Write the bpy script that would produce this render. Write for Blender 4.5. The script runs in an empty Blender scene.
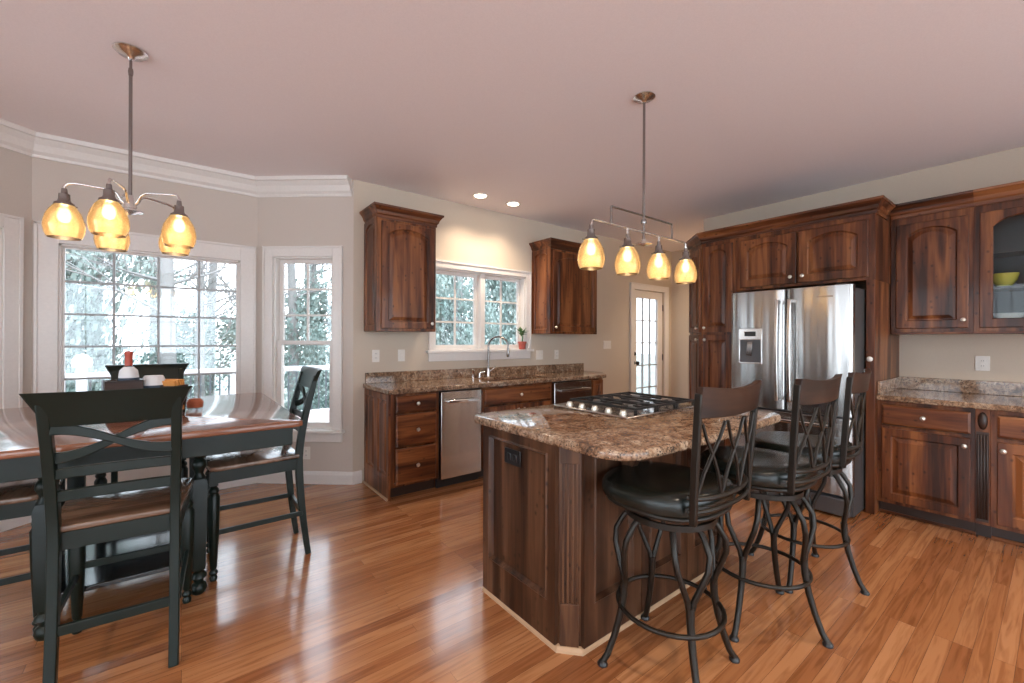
import bpy, bmesh, math, random
from mathutils import Vector, Matrix, noise
PI = math.pi
R = math.radians
random.seed(7)
S = bpy.context.scene
COL = S.collection

# ------------------------------------------------------------------ camera
cam_d = bpy.data.cameras.new('camera')
cam_d.sensor_width = 36.0
cam_d.lens = 426.7 * 36.0 / 1024.0
cam_d.shift_y = (339.5 - 341.5) / 1024.0
cam_d.clip_start = 0.05
cam_d.clip_end = 300
cam = bpy.data.objects.new('camera', cam_d)
COL.objects.link(cam)
YAW, ROLL, CAMH = R(52.34), 0.0036, 1.33
fw = Vector((math.cos(YAW), math.sin(YAW), 0))
rt0 = Vector((math.sin(YAW), -math.cos(YAW), 0))
upv = Vector((0, 0, 1))
rt = rt0 * math.cos(ROLL) + upv * math.sin(ROLL)
up_ = upv * math.cos(ROLL) - rt0 * math.sin(ROLL)
cam.matrix_world = Matrix(((rt.x, up_.x, -fw.x, 0), (rt.y, up_.y, -fw.y, 0), (rt.z, up_.z, -fw.z, CAMH), (0, 0, 0, 1)))
S.camera = cam

# ------------------------------------------------------------------ world (overcast) and exposure
W = bpy.data.worlds.new('overcast')
S.world = W
W.use_nodes = True
nt = W.node_tree
nt.nodes.clear()
o_ = nt.nodes.new('ShaderNodeOutputWorld')
b_ = nt.nodes.new('ShaderNodeBackground')
tc_ = nt.nodes.new('ShaderNodeTexCoord')
sx_ = nt.nodes.new('ShaderNodeSeparateXYZ')
rp_ = nt.nodes.new('ShaderNodeValToRGB')
rp_.color_ramp.elements[0].position = 0.0
rp_.color_ramp.elements[0].color = (0.86, 0.93, 1.0, 1)
rp_.color_ramp.elements[1].position = 0.8
rp_.color_ramp.elements[1].color = (0.80, 0.90, 1.0, 1)
nt.links.new(tc_.outputs['Generated'], sx_.inputs[0])
nt.links.new(sx_.outputs['Z'], rp_.inputs[0])
nt.links.new(rp_.outputs[0], b_.inputs['Color'])
nt.links.new(b_.outputs[0], o_.inputs['Surface'])
b_.inputs['Strength'].default_value = 2.4
S.view_settings.view_transform = 'Standard'
S.view_settings.look = 'None'
S.view_settings.exposure = 1.5
S.view_settings.gamma = 1.0
S.view_settings.use_curve_mapping = False
cy = S.cycles
cy.use_denoising = True
cy.max_bounces = 9
cy.diffuse_bounces = 6
cy.glossy_bounces = 4
cy.transmission_bounces = 6
cy.transparent_max_bounces = 12
cy.sample_clamp_indirect = 6.0
cy.caustics_reflective = False
cy.caustics_refractive = False
CAN_W = 30.0       # recessed can lights
PEND_W = 0.22       # pendant bulbs

# recessed can positions (the cans themselves are built with the ceiling)
CANS = [(2.39, 3.63), (2.81, 3.63), (0.9, -0.2), (3.2, -0.2), (0.9, -2.2), (3.2, -2.2), (-1.6, 1.2), (-1.6, -1.2), (6.0, 2.95)]

# ------------------------------------------------------------------ helpers
def mat(name):
    m = bpy.data.materials.new(name)
    m.use_nodes = True
    t = m.node_tree
    return m, t, t.nodes['Principled BSDF']

def simple(name, col, rough=0.5, metal=0.0, coat=0.0, spec=0.5, bump=0.0, bscale=60):
    m, t, p = mat(name)
    p.inputs['Base Color'].default_value = (*col, 1)
    p.inputs['Roughness'].default_value = rough
    p.inputs['Metallic'].default_value = metal
    p.inputs['Coat Weight'].default_value = coat
    p.inputs['Coat Roughness'].default_value = 0.12
    p.inputs['Specular IOR Level'].default_value = spec
    tc = t.nodes.new('ShaderNodeTexCoord')
    nz = t.nodes.new('ShaderNodeTexNoise')
    nz.inputs['Scale'].default_value = bscale
    nz.inputs['Detail'].default_value = 4
    t.links.new(tc.outputs['Object'], nz.inputs['Vector'])
    mx = t.nodes.new('ShaderNodeMix')
    mx.data_type = 'RGBA'
    mx.inputs[6].default_value = (*[c * 0.93 for c in col], 1)
    mx.inputs[7].default_value = (*[min(1, c * 1.05) for c in col], 1)
    t.links.new(nz.outputs['Fac'], mx.inputs[0])
    t.links.new(mx.outputs[2], p.inputs['Base Color'])
    if bump:
        bp = t.nodes.new('ShaderNodeBump')
        bp.inputs['Strength'].default_value = bump
        bp.inputs['Distance'].default_value = 0.002
        t.links.new(nz.outputs['Fac'], bp.inputs['Height'])
        t.links.new(bp.outputs[0], p.inputs['Normal'])
    return m

def ramp(t, stops):
    r = t.nodes.new('ShaderNodeValToRGB')
    e = r.color_ramp.elements
    while len(e) < len(stops):
        e.new(0.5)
    for i, (p, c) in enumerate(stops):
        e[i].position = p
        e[i].color = (*c, 1)
    return r

def wood(name, axis, dark, mid, light, rough=0.38, coat=0.14, knots=True, scale=1.0):
    m, t, p = mat(name)
    tc = t.nodes.new('ShaderNodeTexCoord')
    oi = t.nodes.new('ShaderNodeObjectInfo')
    va = t.nodes.new('ShaderNodeVectorMath'); va.operation = 'MULTIPLY_ADD'
    cb = t.nodes.new('ShaderNodeCombineXYZ')
    for i in range(3):
        t.links.new(oi.outputs['Random'], cb.inputs[i])
    va.inputs[1].default_value = (7.3, 5.1, 9.7)
    t.links.new(cb.outputs[0], va.inputs[0])
    t.links.new(tc.outputs['Object'], va.inputs[2])
    mp = t.nodes.new('ShaderNodeMapping')
    s = [9.0, 9.0, 9.0]
    s[axis] = 0.9
    mp.inputs['Scale'].default_value = [k * scale for k in s]
    t.links.new(va.outputs[0], mp.inputs['Vector'])
    n1 = t.nodes.new('ShaderNodeTexNoise')
    n1.inputs['Scale'].default_value = 1.0; n1.inputs['Detail'].default_value = 7; n1.inputs['Distortion'].default_value = 0.8
    t.links.new(mp.outputs[0], n1.inputs['Vector'])
    mp2 = t.nodes.new('ShaderNodeMapping')
    s = [55.0, 55.0, 55.0]
    s[axis] = 2.5
    mp2.inputs['Scale'].default_value = s
    t.links.new(va.outputs[0], mp2.inputs['Vector'])
    n2 = t.nodes.new('ShaderNodeTexNoise')
    n2.inputs['Scale'].default_value = 1.0; n2.inputs['Detail'].default_value = 4
    t.links.new(mp2.outputs[0], n2.inputs['Vector'])
    ad = t.nodes.new('ShaderNodeMath'); ad.operation = 'MULTIPLY_ADD'
    t.links.new(n2.outputs['Fac'], ad.inputs[0]); ad.inputs[1].default_value = 0.3
    t.links.new(n1.outputs['Fac'], ad.inputs[2])
    sb = t.nodes.new('ShaderNodeMath'); sb.operation = 'SUBTRACT'; sb.inputs[1].default_value = 0.15
    t.links.new(ad.outputs[0], sb.inputs[0])
    r = ramp(t, [(0.34, dark), (0.5, mid), (0.66, light)])
    t.links.new(sb.outputs[0], r.inputs[0])
    out = r.outputs[0]
    if knots:
        mp3 = t.nodes.new('ShaderNodeMapping')
        s = [3.6, 3.6, 3.6]
        s[axis] = 2.6
        mp3.inputs['Scale'].default_value = s
        t.links.new(va.outputs[0], mp3.inputs['Vector'])
        vo = t.nodes.new('ShaderNodeTexVoronoi')
        t.links.new(mp3.outputs[0], vo.inputs['Vector'])
        rk = ramp(t, [(0.05, (0.16, 0.14, 0.12)), (0.20, (1, 1, 1))])
        t.links.new(vo.outputs['Distance'], rk.inputs[0])
        mu = t.nodes.new('ShaderNodeMix'); mu.data_type = 'RGBA'; mu.blend_type = 'MULTIPLY'; mu.inputs[0].default_value = 0.8
        t.links.new(out, mu.inputs[6]); t.links.new(rk.outputs[0], mu.inputs[7])
        out = mu.outputs[2]
    t.links.new(out, p.inputs['Base Color'])
    p.inputs['Roughness'].default_value = rough
    p.inputs['Specular IOR Level'].default_value = 0.35
    p.inputs['Coat Weight'].default_value = coat
    p.inputs['Coat Roughness'].default_value = 0.08
    bp = t.nodes.new('ShaderNodeBump'); bp.inputs['Strength'].default_value = 0.12; bp.inputs['Distance'].default_value = 0.001
    t.links.new(n2.outputs['Fac'], bp.inputs['Height']); t.links.new(bp.outputs[0], p.inputs['Normal'])
    return m

M = {}
AD, AM, AL = (0.034, 0.009, 0.003), (0.125, 0.036, 0.011), (0.27, 0.098, 0.032)
M['alder_v'] = wood('alder_vertical_grain', 2, AD, AM, AL)
M['alder_h'] = wood('alder_horizontal_grain', 0, AD, AM, AL)
M['alder_iv'] = wood('island_alder_grain', 2, (0.022, 0.009, 0.005), (0.062, 0.026, 0.013), (0.125, 0.058, 0.029))
M['tabletop'] = wood('tabletop_wood', 0, (0.09, 0.03, 0.018), (0.22, 0.085, 0.045), (0.34, 0.15, 0.085), rough=0.16, coat=0.6, knots=False)
M['seatwood'] = wood('chair_seat_wood', 0, (0.10, 0.055, 0.032), (0.19, 0.11, 0.07), (0.28, 0.17, 0.11), rough=0.22, coat=0.5, knots=False)
M['crestwood'] = wood('stool_crest_wood', 0, (0.011, 0.004, 0.002), (0.025, 0.009, 0.004), (0.043, 0.017, 0.008), rough=0.4, coat=0.05, knots=False)
M['wall'] = simple('wall_paint', (0.60, 0.51, 0.41), 0.7, bump=0.08, bscale=180)
M['bay'] = simple('bay_wall_paint', (0.59, 0.52, 0.46), 0.7, bump=0.08, bscale=180)
M['ceil'] = simple('ceiling_paint', (0.87, 0.815, 0.825), 0.85, bump=0.1, bscale=150)
M['trim'] = simple('white_trim_paint', (0.77, 0.735, 0.70), 0.4)
M['white'] = simple('white_plastic', (0.78, 0.74, 0.68), 0.3)
M['deckwhite'] = simple('white_railing_paint', (0.75, 0.78, 0.80), 0.5)
M['black'] = simple('black_plastic', (0.012, 0.012, 0.013), 0.3)
M['iron'] = simple('cast_iron', (0.015, 0.015, 0.016), 0.5, bump=0.3, bscale=300)
M['blackpaint'] = simple('black_green_paint', (0.005, 0.011, 0.008), 0.34, spec=0.3)
M['leather'] = simple('black_leather', (0.007, 0.010, 0.008), 0.27, bump=0.2, bscale=220, spec=0.45)
M['bronze'] = simple('dark_bronze_metal', (0.022, 0.018, 0.014), 0.36, metal=0.5)
M['chrome'] = simple('brushed_nickel', (0.74, 0.72, 0.70), 0.22, metal=1.0)
M['gun'] = simple('dark_nickel', (0.28, 0.26, 0.25), 0.25, metal=1.0)
M['grey'] = simple('grey_metal_side', (0.12, 0.12, 0.125), 0.4, metal=0.6)
M['sink'] = simple('steel_sink_bowl', (0.45, 0.44, 0.42), 0.3, metal=1.0)
M['knob'] = simple('satin_silver_knob', (0.80, 0.76, 0.68), 0.28, metal=0.9)
M['cap'] = simple('grey_burner_cap', (0.16, 0.155, 0.15), 0.35, metal=0.4)
M['shoe'] = simple('light_wood_shoe_moulding', (0.46, 0.30, 0.18), 0.35)
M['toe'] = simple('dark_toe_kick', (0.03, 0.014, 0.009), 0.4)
M['vent'] = simple('white_ceramic', (0.78, 0.77, 0.74), 0.2, coat=0.5)
M['yellow'] = simple('yellow_ceramic', (0.62, 0.55, 0.10), 0.25, coat=0.4)
M['terra'] = simple('red_clay_pot', (0.48, 0.10, 0.07), 0.5)
M['leaf'] = simple('green_leaf', (0.06, 0.17, 0.04), 0.45)
M['soil'] = simple('potting_soil', (0.04, 0.025, 0.015), 0.9)
M['red'] = simple('red_bottle_cap', (0.45, 0.07, 0.04), 0.35)
M['orange'] = simple('orange_cloth', (0.65, 0.27, 0.06), 0.7)
M['label'] = simple('paper_label', (0.72, 0.74, 0.76), 0.6)
M['navy'] = simple('dark_print', (0.03, 0.05, 0.08), 0.6)
M['cabin'] = simple('cabinet_interior', (0.085, 0.085, 0.085), 0.6)
M['deck'] = simple('deck_boards', (0.42, 0.30, 0.28), 0.7)
M['dark_bal'] = simple('dark_baluster_paint', (0.09, 0.11, 0.12), 0.5)
M['bark'] = simple('grey_tree_bark', (0.22, 0.21, 0.20), 0.9, bump=0.5, bscale=8)
M['shelf'] = simple('glossy_black_shelf', (0.012, 0.014, 0.015), 0.12, coat=0.6)
M['candle'] = simple('red_potpourri', (0.5, 0.12, 0.05), 0.7)

def floor_mat():
    m, t, p = mat('oak_strip_floor')
    tc = t.nodes.new('ShaderNodeTexCoord')
    br = t.nodes.new('ShaderNodeTexBrick')
    br.offset = 0.37; br.offset_frequency = 3; br.squash = 1.0
    br.inputs['Scale'].default_value = 1.0
    br.inputs['Brick Width'].default_value = 1.35
    br.inputs['Row Height'].default_value = 0.060
    br.inputs['Mortar Size'].default_value = 0.0006
    br.inputs['Mortar Smooth'].default_value = 0.2
    br.inputs['Bias'].default_value = 0.0
    br.inputs['Color1'].default_value = (0, 0, 0, 1)
    br.inputs['Color2'].default_value = (1, 1, 1, 1)
    br.inputs['Mortar'].default_value = (0.0, 0.0, 0.0, 1)
    t.links.new(tc.outputs['Object'], br.inputs['Vector'])
    # per plank offset of the grain
    sc = t.nodes.new('ShaderNodeVectorMath'); sc.operation = 'MULTIPLY_ADD'
    sc.inputs[1].default_value = (13.0, 7.0, 3.0)
    t.links.new(br.outputs['Color'], sc.inputs[0]); t.links.new(tc.outputs['Object'], sc.inputs[2])
    mp = t.nodes.new('ShaderNodeMapping'); mp.inputs['Scale'].default_value = (1.6, 26, 1)
    t.links.new(sc.outputs[0], mp.inputs['Vector'])
    n1 = t.nodes.new('ShaderNodeTexNoise'); n1.inputs['Scale'].default_value = 1.3; n1.inputs['Detail'].default_value = 7; n1.inputs['Distortion'].default_value = 1.4
    t.links.new(mp.outputs[0], n1.inputs['Vector'])
    r1 = ramp(t, [(0.0, (0.30, 0.110, 0.040)), (0.5, (0.40, 0.165, 0.064)), (1.0, (0.52, 0.245, 0.110))])
    t.links.new(br.outputs['Color'], r1.inputs[0])
    r2 = ramp(t, [(0.36, (0.62, 0.54, 0.46)), (0.56, (1, 1, 1))])
    t.links.new(n1.outputs['Fac'], r2.inputs[0])
    mu = t.nodes.new('ShaderNodeMix'); mu.data_type = 'RGBA'; mu.blend_type = 'MULTIPLY'; mu.inputs[0].default_value = 0.8
    t.links.new(r1.outputs[0], mu.inputs[6]); t.links.new(r2.outputs[0], mu.inputs[7])
    m2 = t.nodes.new('ShaderNodeMix'); m2.data_type = 'RGBA'
    m2.inputs[7].default_value = (0.09, 0.035, 0.015, 1)
    t.links.new(br.outputs['Fac'], m2.inputs[0]); t.links.new(mu.outputs[2], m2.inputs[6])
    t.links.new(m2.outputs[2], p.inputs['Base Color'])
    p.inputs['Roughness'].default_value = 0.21
    p.inputs['Coat Weight'].default_value = 0.6
    p.inputs['Coat Roughness'].default_value = 0.12
    n3 = t.nodes.new('ShaderNodeTexNoise'); n3.inputs['Scale'].default_value = 5.0; n3.inputs['Detail'].default_value = 2
    t.links.new(tc.outputs['Object'], n3.inputs['Vector'])
    bp = t.nodes.new('ShaderNodeBump'); bp.inputs['Strength'].default_value = 0.15; bp.inputs['Distance'].default_value = 0.01
    t.links.new(n3.outputs['Fac'], bp.inputs['Height'])
    b2 = t.nodes.new('ShaderNodeBump'); b2.inputs['Strength'].default_value = 0.1; b2.inputs['Distance'].default_value = 0.001
    t.links.new(n1.outputs['Fac'], b2.inputs['Height']); t.links.new(bp.outputs[0], b2.inputs['Normal'])
    t.links.new(b2.outputs[0], p.inputs['Normal'])
    return m
M['floor'] = floor_mat()

def granite():
    m, t, p = mat('brown_granite')
    tc = t.nodes.new('ShaderNodeTexCoord')
    n1 = t.nodes.new('ShaderNodeTexNoise'); n1.inputs['Scale'].default_value = 14; n1.inputs['Detail'].default_value = 8; n1.inputs['Roughness'].default_value = 0.7; n1.inputs['Distortion'].default_value = 0.9
    n2 = t.nodes.new('ShaderNodeTexNoise'); n2.inputs['Scale'].default_value = 60; n2.inputs['Detail'].default_value = 5; n2.inputs['Roughness'].default_value = 0.75
    vo = t.nodes.new('ShaderNodeTexVoronoi'); vo.inputs['Scale'].default_value = 170
    for n in (n1, n2, vo):
        t.links.new(tc.outputs['Object'], n.inputs['Vector'])
    r1 = ramp(t, [(0.32, (0.09, 0.062, 0.046)), (0.43, (0.24, 0.140, 0.085)), (0.53, (0.36, 0.245, 0.165)), (0.66, (0.52, 0.42, 0.32))])
    t.links.new(n1.outputs['Fac'], r1.inputs[0])
    r2 = ramp(t, [(0.38, (0.25, 0.22, 0.19)), (0.48, (0.84, 0.80, 0.77)), (0.62, (1.25, 1.2, 1.1))])
    t.links.new(n2.outputs['Fac'], r2.inputs[0])
    mu = t.nodes.new('ShaderNodeMix'); mu.data_type = 'RGBA'; mu.blend_type = 'MULTIPLY'; mu.inputs[0].default_value = 0.9
    t.links.new(r1.outputs[0], mu.inputs[6]); t.links.new(r2.outputs[0], mu.inputs[7])
    r3 = ramp(t, [(0.0, (0, 0, 0)), (0.08, (0, 0, 0)), (0.14, (1, 1, 1))])
    sp = t.nodes.new('ShaderNodeSeparateColor')
    t.links.new(vo.outputs['Color'], sp.inputs[0]); t.links.new(sp.outputs[0], r3.inputs[0])
    m3 = t.nodes.new('ShaderNodeMix'); m3.data_type = 'RGBA'
    m3.inputs[6].default_value = (0.07, 0.055, 0.045, 1)
    t.links.new(r3.outputs[0], m3.inputs[0]); t.links.new(mu.outputs[2], m3.inputs[7])
    t.links.new(m3.outputs[2], p.inputs['Base Color'])
    p.inputs['Roughness'].default_value = 0.07
    p.inputs['Specular IOR Level'].default_value = 0.6
    return m
M['granite'] = granite()

def stainless(name, wav=1.0, col=(0.43, 0.42, 0.41)):
    m, t, p = mat(name)
    p.inputs['Base Color'].default_value = (*col, 1)
    p.inputs['Metallic'].default_value = 1.0
    p.inputs['Roughness'].default_value = 0.22
    tc = t.nodes.new('ShaderNodeTexCoord')
    mp = t.nodes.new('ShaderNodeMapping'); mp.inputs['Scale'].default_value = (7, 7, 0.6)
    t.links.new(tc.outputs['Object'], mp.inputs['Vector'])
    n = t.nodes.new('ShaderNodeTexNoise'); n.inputs['Scale'].default_value = 1.2; n.inputs['Detail'].default_value = 1
    t.links.new(mp.outputs[0], n.inputs['Vector'])
    bp = t.nodes.new('ShaderNodeBump'); bp.inputs['Strength'].default_value = 0.55 * wav; bp.inputs['Distance'].default_value = 0.03
    t.links.new(n.outputs['Fac'], bp.inputs['Height'])
    mp2 = t.nodes.new('ShaderNodeMapping'); mp2.inputs['Scale'].default_value = (3, 3, 500)
    t.links.new(tc.outputs['Object'], mp2.inputs['Vector'])
    n2 = t.nodes.new('ShaderNodeTexNoise'); n2.inputs['Scale'].default_value = 1.0
    t.links.new(mp2.outputs[0], n2.inputs['Vector'])
    b2 = t.nodes.new('ShaderNodeBump'); b2.inputs['Strength'].default_value = 0.06; b2.inputs['Distance'].default_value = 0.001
    t.links.new(n2.outputs['Fac'], b2.inputs['Height']); t.links.new(bp.outputs[0], b2.inputs['Normal'])
    t.links.new(b2.outputs[0], p.inputs['Normal'])
    return m
M['steel'] = stainless('stainless_steel_doors')
M['steel2'] = stainless('stainless_steel_panel', 0.25, (0.50, 0.47, 0.44))

def pane(name, tint=(0.96, 0.985, 1.0), gl=0.06, fk=0.5):
    m = bpy.data.materials.new(name)
    m.use_nodes = True
    t = m.node_tree
    t.nodes.clear()
    o = t.nodes.new('ShaderNodeOutputMaterial')
    tr = t.nodes.new('ShaderNodeBsdfTransparent'); tr.inputs[0].default_value = (*tint, 1)
    g = t.nodes.new('ShaderNodeBsdfGlossy'); g.inputs['Roughness'].default_value = 0.02
    mx = t.nodes.new('ShaderNodeMixShader')
    lw = t.nodes.new('ShaderNodeLayerWeight'); lw.inputs[0].default_value = 0.25
    mm = t.nodes.new('ShaderNodeMath'); mm.operation = 'MULTIPLY_ADD'; mm.inputs[1].default_value = fk; mm.inputs[2].default_value = gl
    t.links.new(lw.outputs['Fresnel'], mm.inputs[0])
    t.links.new(mm.outputs[0], mx.inputs[0]); t.links.new(tr.outputs[0], mx.inputs[1]); t.links.new(g.outputs[0], mx.inputs[2])
    t.links.new(mx.outputs[0], o.inputs[0])
    return m
M['pane'] = pane('window_glass')
M['clear'] = pane('clear_glass', (0.95, 0.97, 0.97), 0.01, 0.25)

def shade_mat():
    m = bpy.data.materials.new('seeded_amber_glass')
    m.use_nodes = True
    t = m.node_tree
    t.nodes.clear()
    o = t.nodes.new('ShaderNodeOutputMaterial')
    tc = t.nodes.new('ShaderNodeTexCoord')
    vo = t.nodes.new('ShaderNodeTexVoronoi'); vo.inputs['Scale'].default_value = 110
    t.links.new(tc.outputs['Object'], vo.inputs['Vector'])
    bp = t.nodes.new('ShaderNodeBump'); bp.inputs['Strength'].default_value = 0.25; bp.inputs['Distance'].default_value = 0.002
    t.links.new(vo.outputs['Distance'], bp.inputs['Height'])
    tr = t.nodes.new('ShaderNodeBsdfTransparent'); tr.inputs[0].default_value = (1.0, 0.93, 0.80, 1)
    tl = t.nodes.new('ShaderNodeBsdfTranslucent'); tl.inputs[0].default_value = (0.95, 0.76, 0.50, 1)
    g = t.nodes.new('ShaderNodeBsdfGlossy'); g.inputs['Roughness'].default_value = 0.08; g.inputs[0].default_value = (1, 0.95, 0.88, 1)
    t.links.new(bp.outputs[0], tl.inputs['Normal']); t.links.new(bp.outputs[0], g.inputs['Normal'])
    m1 = t.nodes.new('ShaderNodeMixShader')
    r = ramp(t, [(0.0, (0.52, 0.52, 0.52)), (0.5, (0.38, 0.38, 0.38))])
    t.links.new(vo.outputs['Distance'], r.inputs[0])
    t.links.new(r.outputs[0], m1.inputs[0])
    t.links.new(tr.outputs[0], m1.inputs[1]); t.links.new(tl.outputs[0], m1.inputs[2])
    lw = t.nodes.new('ShaderNodeLayerWeight'); lw.inputs[0].default_value = 0.3
    m2 = t.nodes.new('ShaderNodeMixShader')
    t.links.new(lw.outputs['Fresnel'], m2.inputs[0]); t.links.new(m1.outputs[0], m2.inputs[1]); t.links.new(g.outputs[0], m2.inputs[2])
    t.links.new(m2.outputs[0], o.inputs[0])
    return m
M['shade'] = shade_mat()

def emis(name, col, s):
    m, t, p = mat(name)
    p.inputs['Base Color'].default_value = (*col, 1)
    p.inputs['Emission Color'].default_value = (*col, 1)
    p.inputs['Emission Strength'].default_value = s
    return m
M['bulb'] = emis('warm_bulb', (1.0, 0.80, 0.50), 2.4)
M['canlamp'] = emis('can_lamp', (1.0, 0.88, 0.70), 6.0)

def foliage(name, c1, c2):
    m, t, p = mat(name)
    tc = t.nodes.new('ShaderNodeTexCoord')
    n = t.nodes.new('ShaderNodeTexNoise'); n.inputs['Scale'].default_value = 1.3; n.inputs['Detail'].default_value = 5
    t.links.new(tc.outputs['Object'], n.inputs['Vector'])
    r = ramp(t, [(0.35, c1), (0.65, c2)])
    t.links.new(n.outputs['Fac'], r.inputs[0]); t.links.new(r.outputs[0], p.inputs['Base Color'])
    p.inputs['Roughness'].default_value = 0.7
    return m
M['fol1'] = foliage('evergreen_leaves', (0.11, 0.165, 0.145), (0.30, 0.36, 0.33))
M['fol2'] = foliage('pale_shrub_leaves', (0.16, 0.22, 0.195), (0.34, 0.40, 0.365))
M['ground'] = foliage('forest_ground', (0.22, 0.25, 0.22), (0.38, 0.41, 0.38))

class MB:
    def __init__(s, X=None):
        s.bm = bmesh.new(); s.X = X or Matrix.Identity(4)
    def v(s, p):
        return s.bm.verts.new(s.X @ Vector(p))
    def f(s, vs):
        try:
            return s.bm.faces.new(vs)
        except ValueError:
            return None
    def box(s, x0, x1, y0, y1, z0, z1):
        c = [s.v((x, y, z)) for x in (x0, x1) for y in (y0, y1) for z in (z0, z1)]
        for q in ((0, 1, 3, 2), (4, 6, 7, 5), (0, 4, 5, 1), (2, 3, 7, 6), (0, 2, 6, 4), (1, 5, 7, 3)):
            s.f([c[i] for i in q])
        return s
    def prism(s, pts, z0, z1, axis='z'):
        def P(a, b, c):
            return {'z': (a, b, c), 'y': (a, c, b), 'x': (c, a, b)}[axis]
        lo = [s.v(P(a, b, z0)) for a, b in pts]; hi = [s.v(P(a, b, z1)) for a, b in pts]
        n = len(pts)
        s.f(lo[::-1]); s.f(hi)
        for i in range(n):
            s.f([lo[i], lo[(i + 1) % n], hi[(i + 1) % n], hi[i]])
        return s
    def loops(s, ls, closed=True, cap0=False, cap1=False):
        vs = [[s.v(p) for p in l] for l in ls]
        n = len(vs[0])
        for a, b in zip(vs, vs[1:]):
            for i in range(n if closed else n - 1):
                s.f([a[i], a[(i + 1) % n], b[(i + 1) % n], b[i]])
        if cap0: s.f(vs[0][::-1])
        if cap1: s.f(vs[-1])
        return s
    def lathe(s, prof, c=(0, 0, 0), n=20, cap0=False, cap1=False, ax='z'):
        ls = []
        for r, z in prof:
            l = []
            for k in range(n):
                a = 2 * PI * k / n
                q = (r * math.cos(a), r * math.sin(a), z)
                if ax == 'x': q = (z, q[0], q[1])
                if ax == 'y': q = (q[0], z, q[1])
                l.append((c[0] + q[0], c[1] + q[1], c[2] + q[2]))
            ls.append(l)
        return s.loops(ls, True, cap0, cap1)
    def tube(s, pts, r, n=8, closed=False, sx=None):
        pts = [Vector(p) for p in pts]
        m = len(pts)
        ls = []
        prev = None
        for i, p in enumerate(pts):
            if closed: d = pts[(i + 1) % m] - pts[i - 1]
            else: d = pts[min(i + 1, m - 1)] - pts[max(i - 1, 0)]
            d.normalize()
            if prev is None:
                u = d.orthogonal().normalized() if abs(d.z) > 0.9 else d.cross(Vector((0, 0, 1))).normalized()
            else:
                u = (prev - d * prev.dot(d)).normalized()
            prev = u
            w = d.cross(u)
            rr = r[i] if isinstance(r, (list, tuple)) else r
            ls.append([tuple(p + u * rr * math.cos(2 * PI * k / n) + w * rr * math.sin(2 * PI * k / n)) for k in range(n)])
        if closed: ls.append(ls[0])
        return s.loops(ls, True, not closed, not closed)
    def strip(s, pts, w, t, up=(0, 0, 1)):
        """rectangular bar along pts: w = size along 'up'-like normal, t = size across"""
        pts = [Vector(p) for p in pts]
        m = len(pts); ls = []
        for i, p in enumerate(pts):
            d = (pts[min(i + 1, m - 1)] - pts[max(i - 1, 0)]).normalized()
            b = d.cross(Vector(up)).normalized()
            a = b.cross(d).normalized()
            ww = w[i] if isinstance(w, (list, tuple)) else w
            tt = t[i] if isinstance(t, (list, tuple)) else t
            ls.append([tuple(p + a * (ww / 2) * q + b * (tt / 2) * k) for q, k in ((1, 1), (1, -1), (-1, -1), (-1, 1))])
        return s.loops(ls, True, True, True)
    def sweep(s, path, prof, caps=True):
        """path: 2D polyline; prof: list of (out, z); out goes to the right of the path direction"""
        n = len(path); ls = []
        for i, p in enumerate(path):
            p = Vector(p)
            ds = []
            if i > 0: ds.append((p - Vector(path[i - 1])).normalized())
            if i < n - 1: ds.append((Vector(path[i + 1]) - p).normalized())
            ns = [Vector((d.y, -d.x)) for d in ds]
            if len(ns) == 2:
                mv = (ns[0] + ns[1]).normalized()
                k = 1 / max(0.3, mv.dot(ns[0]))
            else:
                mv, k = ns[0], 1
            ls.append([(p.x + mv.x * o * k, p.y + mv.y * o * k, z) for o, z in prof])
        return s.loops(ls, True, caps, caps)
    def build(s, name, m, parent=None, bevel=0.0, smooth=False, seg=2, sub=0, loc=None, rot=None):
        bmesh.ops.remove_doubles(s.bm, verts=s.bm.verts, dist=1e-5)
        bmesh.ops.recalc_face_normals(s.bm, faces=s.bm.faces)
        me = bpy.data.meshes.new(name)
        s.bm.to_mesh(me); s.bm.free()
        me.materials.append(M[m])
        o = bpy.data.objects.new(name, me)
        COL.objects.link(o)
        if parent is not None: o.parent = parent
        if loc: o.location = loc
        if rot: o.rotation_euler = rot
        if smooth:
            me.shade_smooth()
        if bevel:
            bv = o.modifiers.new('bevel', 'BEVEL'); bv.width = bevel; bv.segments = seg; bv.limit_method = 'ANGLE'; bv.angle_limit = R(35)
            me.shade_smooth()
            me.set_sharp_from_angle(angle=R(35)) if hasattr(me, 'set_sharp_from_angle') else None
        elif smooth and hasattr(me, 'set_sharp_from_angle'):
            me.set_sharp_from_angle(angle=R(50))
        if sub:
            ss = o.modifiers.new('sub', 'SUBSURF'); ss.levels = sub; ss.render_levels = sub
        return o

def tag(o, label=None, cat=None, group=None, kind=None):
    if label: o['label'] = label
    if cat: o['category'] = cat
    if group: o['group'] = group
    if kind: o['kind'] = kind
    return o

def thing(name, label, cat, loc=(0, 0, 0), rz=0.0, group=None):
    o = bpy.data.objects.new(name, None)
    COL.objects.link(o)
    o.empty_display_size = 0.1
    o.location = loc; o.rotation_euler = (0, 0, rz)
    return tag(o, label, cat, group)

def struct(o):
    o['kind'] = 'structure'
    return o

def copy_tree(root, loc, rz, label, group=None):
    def rec(o, par):
        c = o.copy(); COL.objects.link(c)
        if par is not None: c.parent = par
        for ch in [x for x in bpy.data.objects if x.parent == o]:
            rec(ch, c)
        return c
    r = rec(root, None)
    r.location = loc; r.rotation_euler = (0, 0, rz); r['label'] = label
    if group: r['group'] = group
    return r

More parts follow.
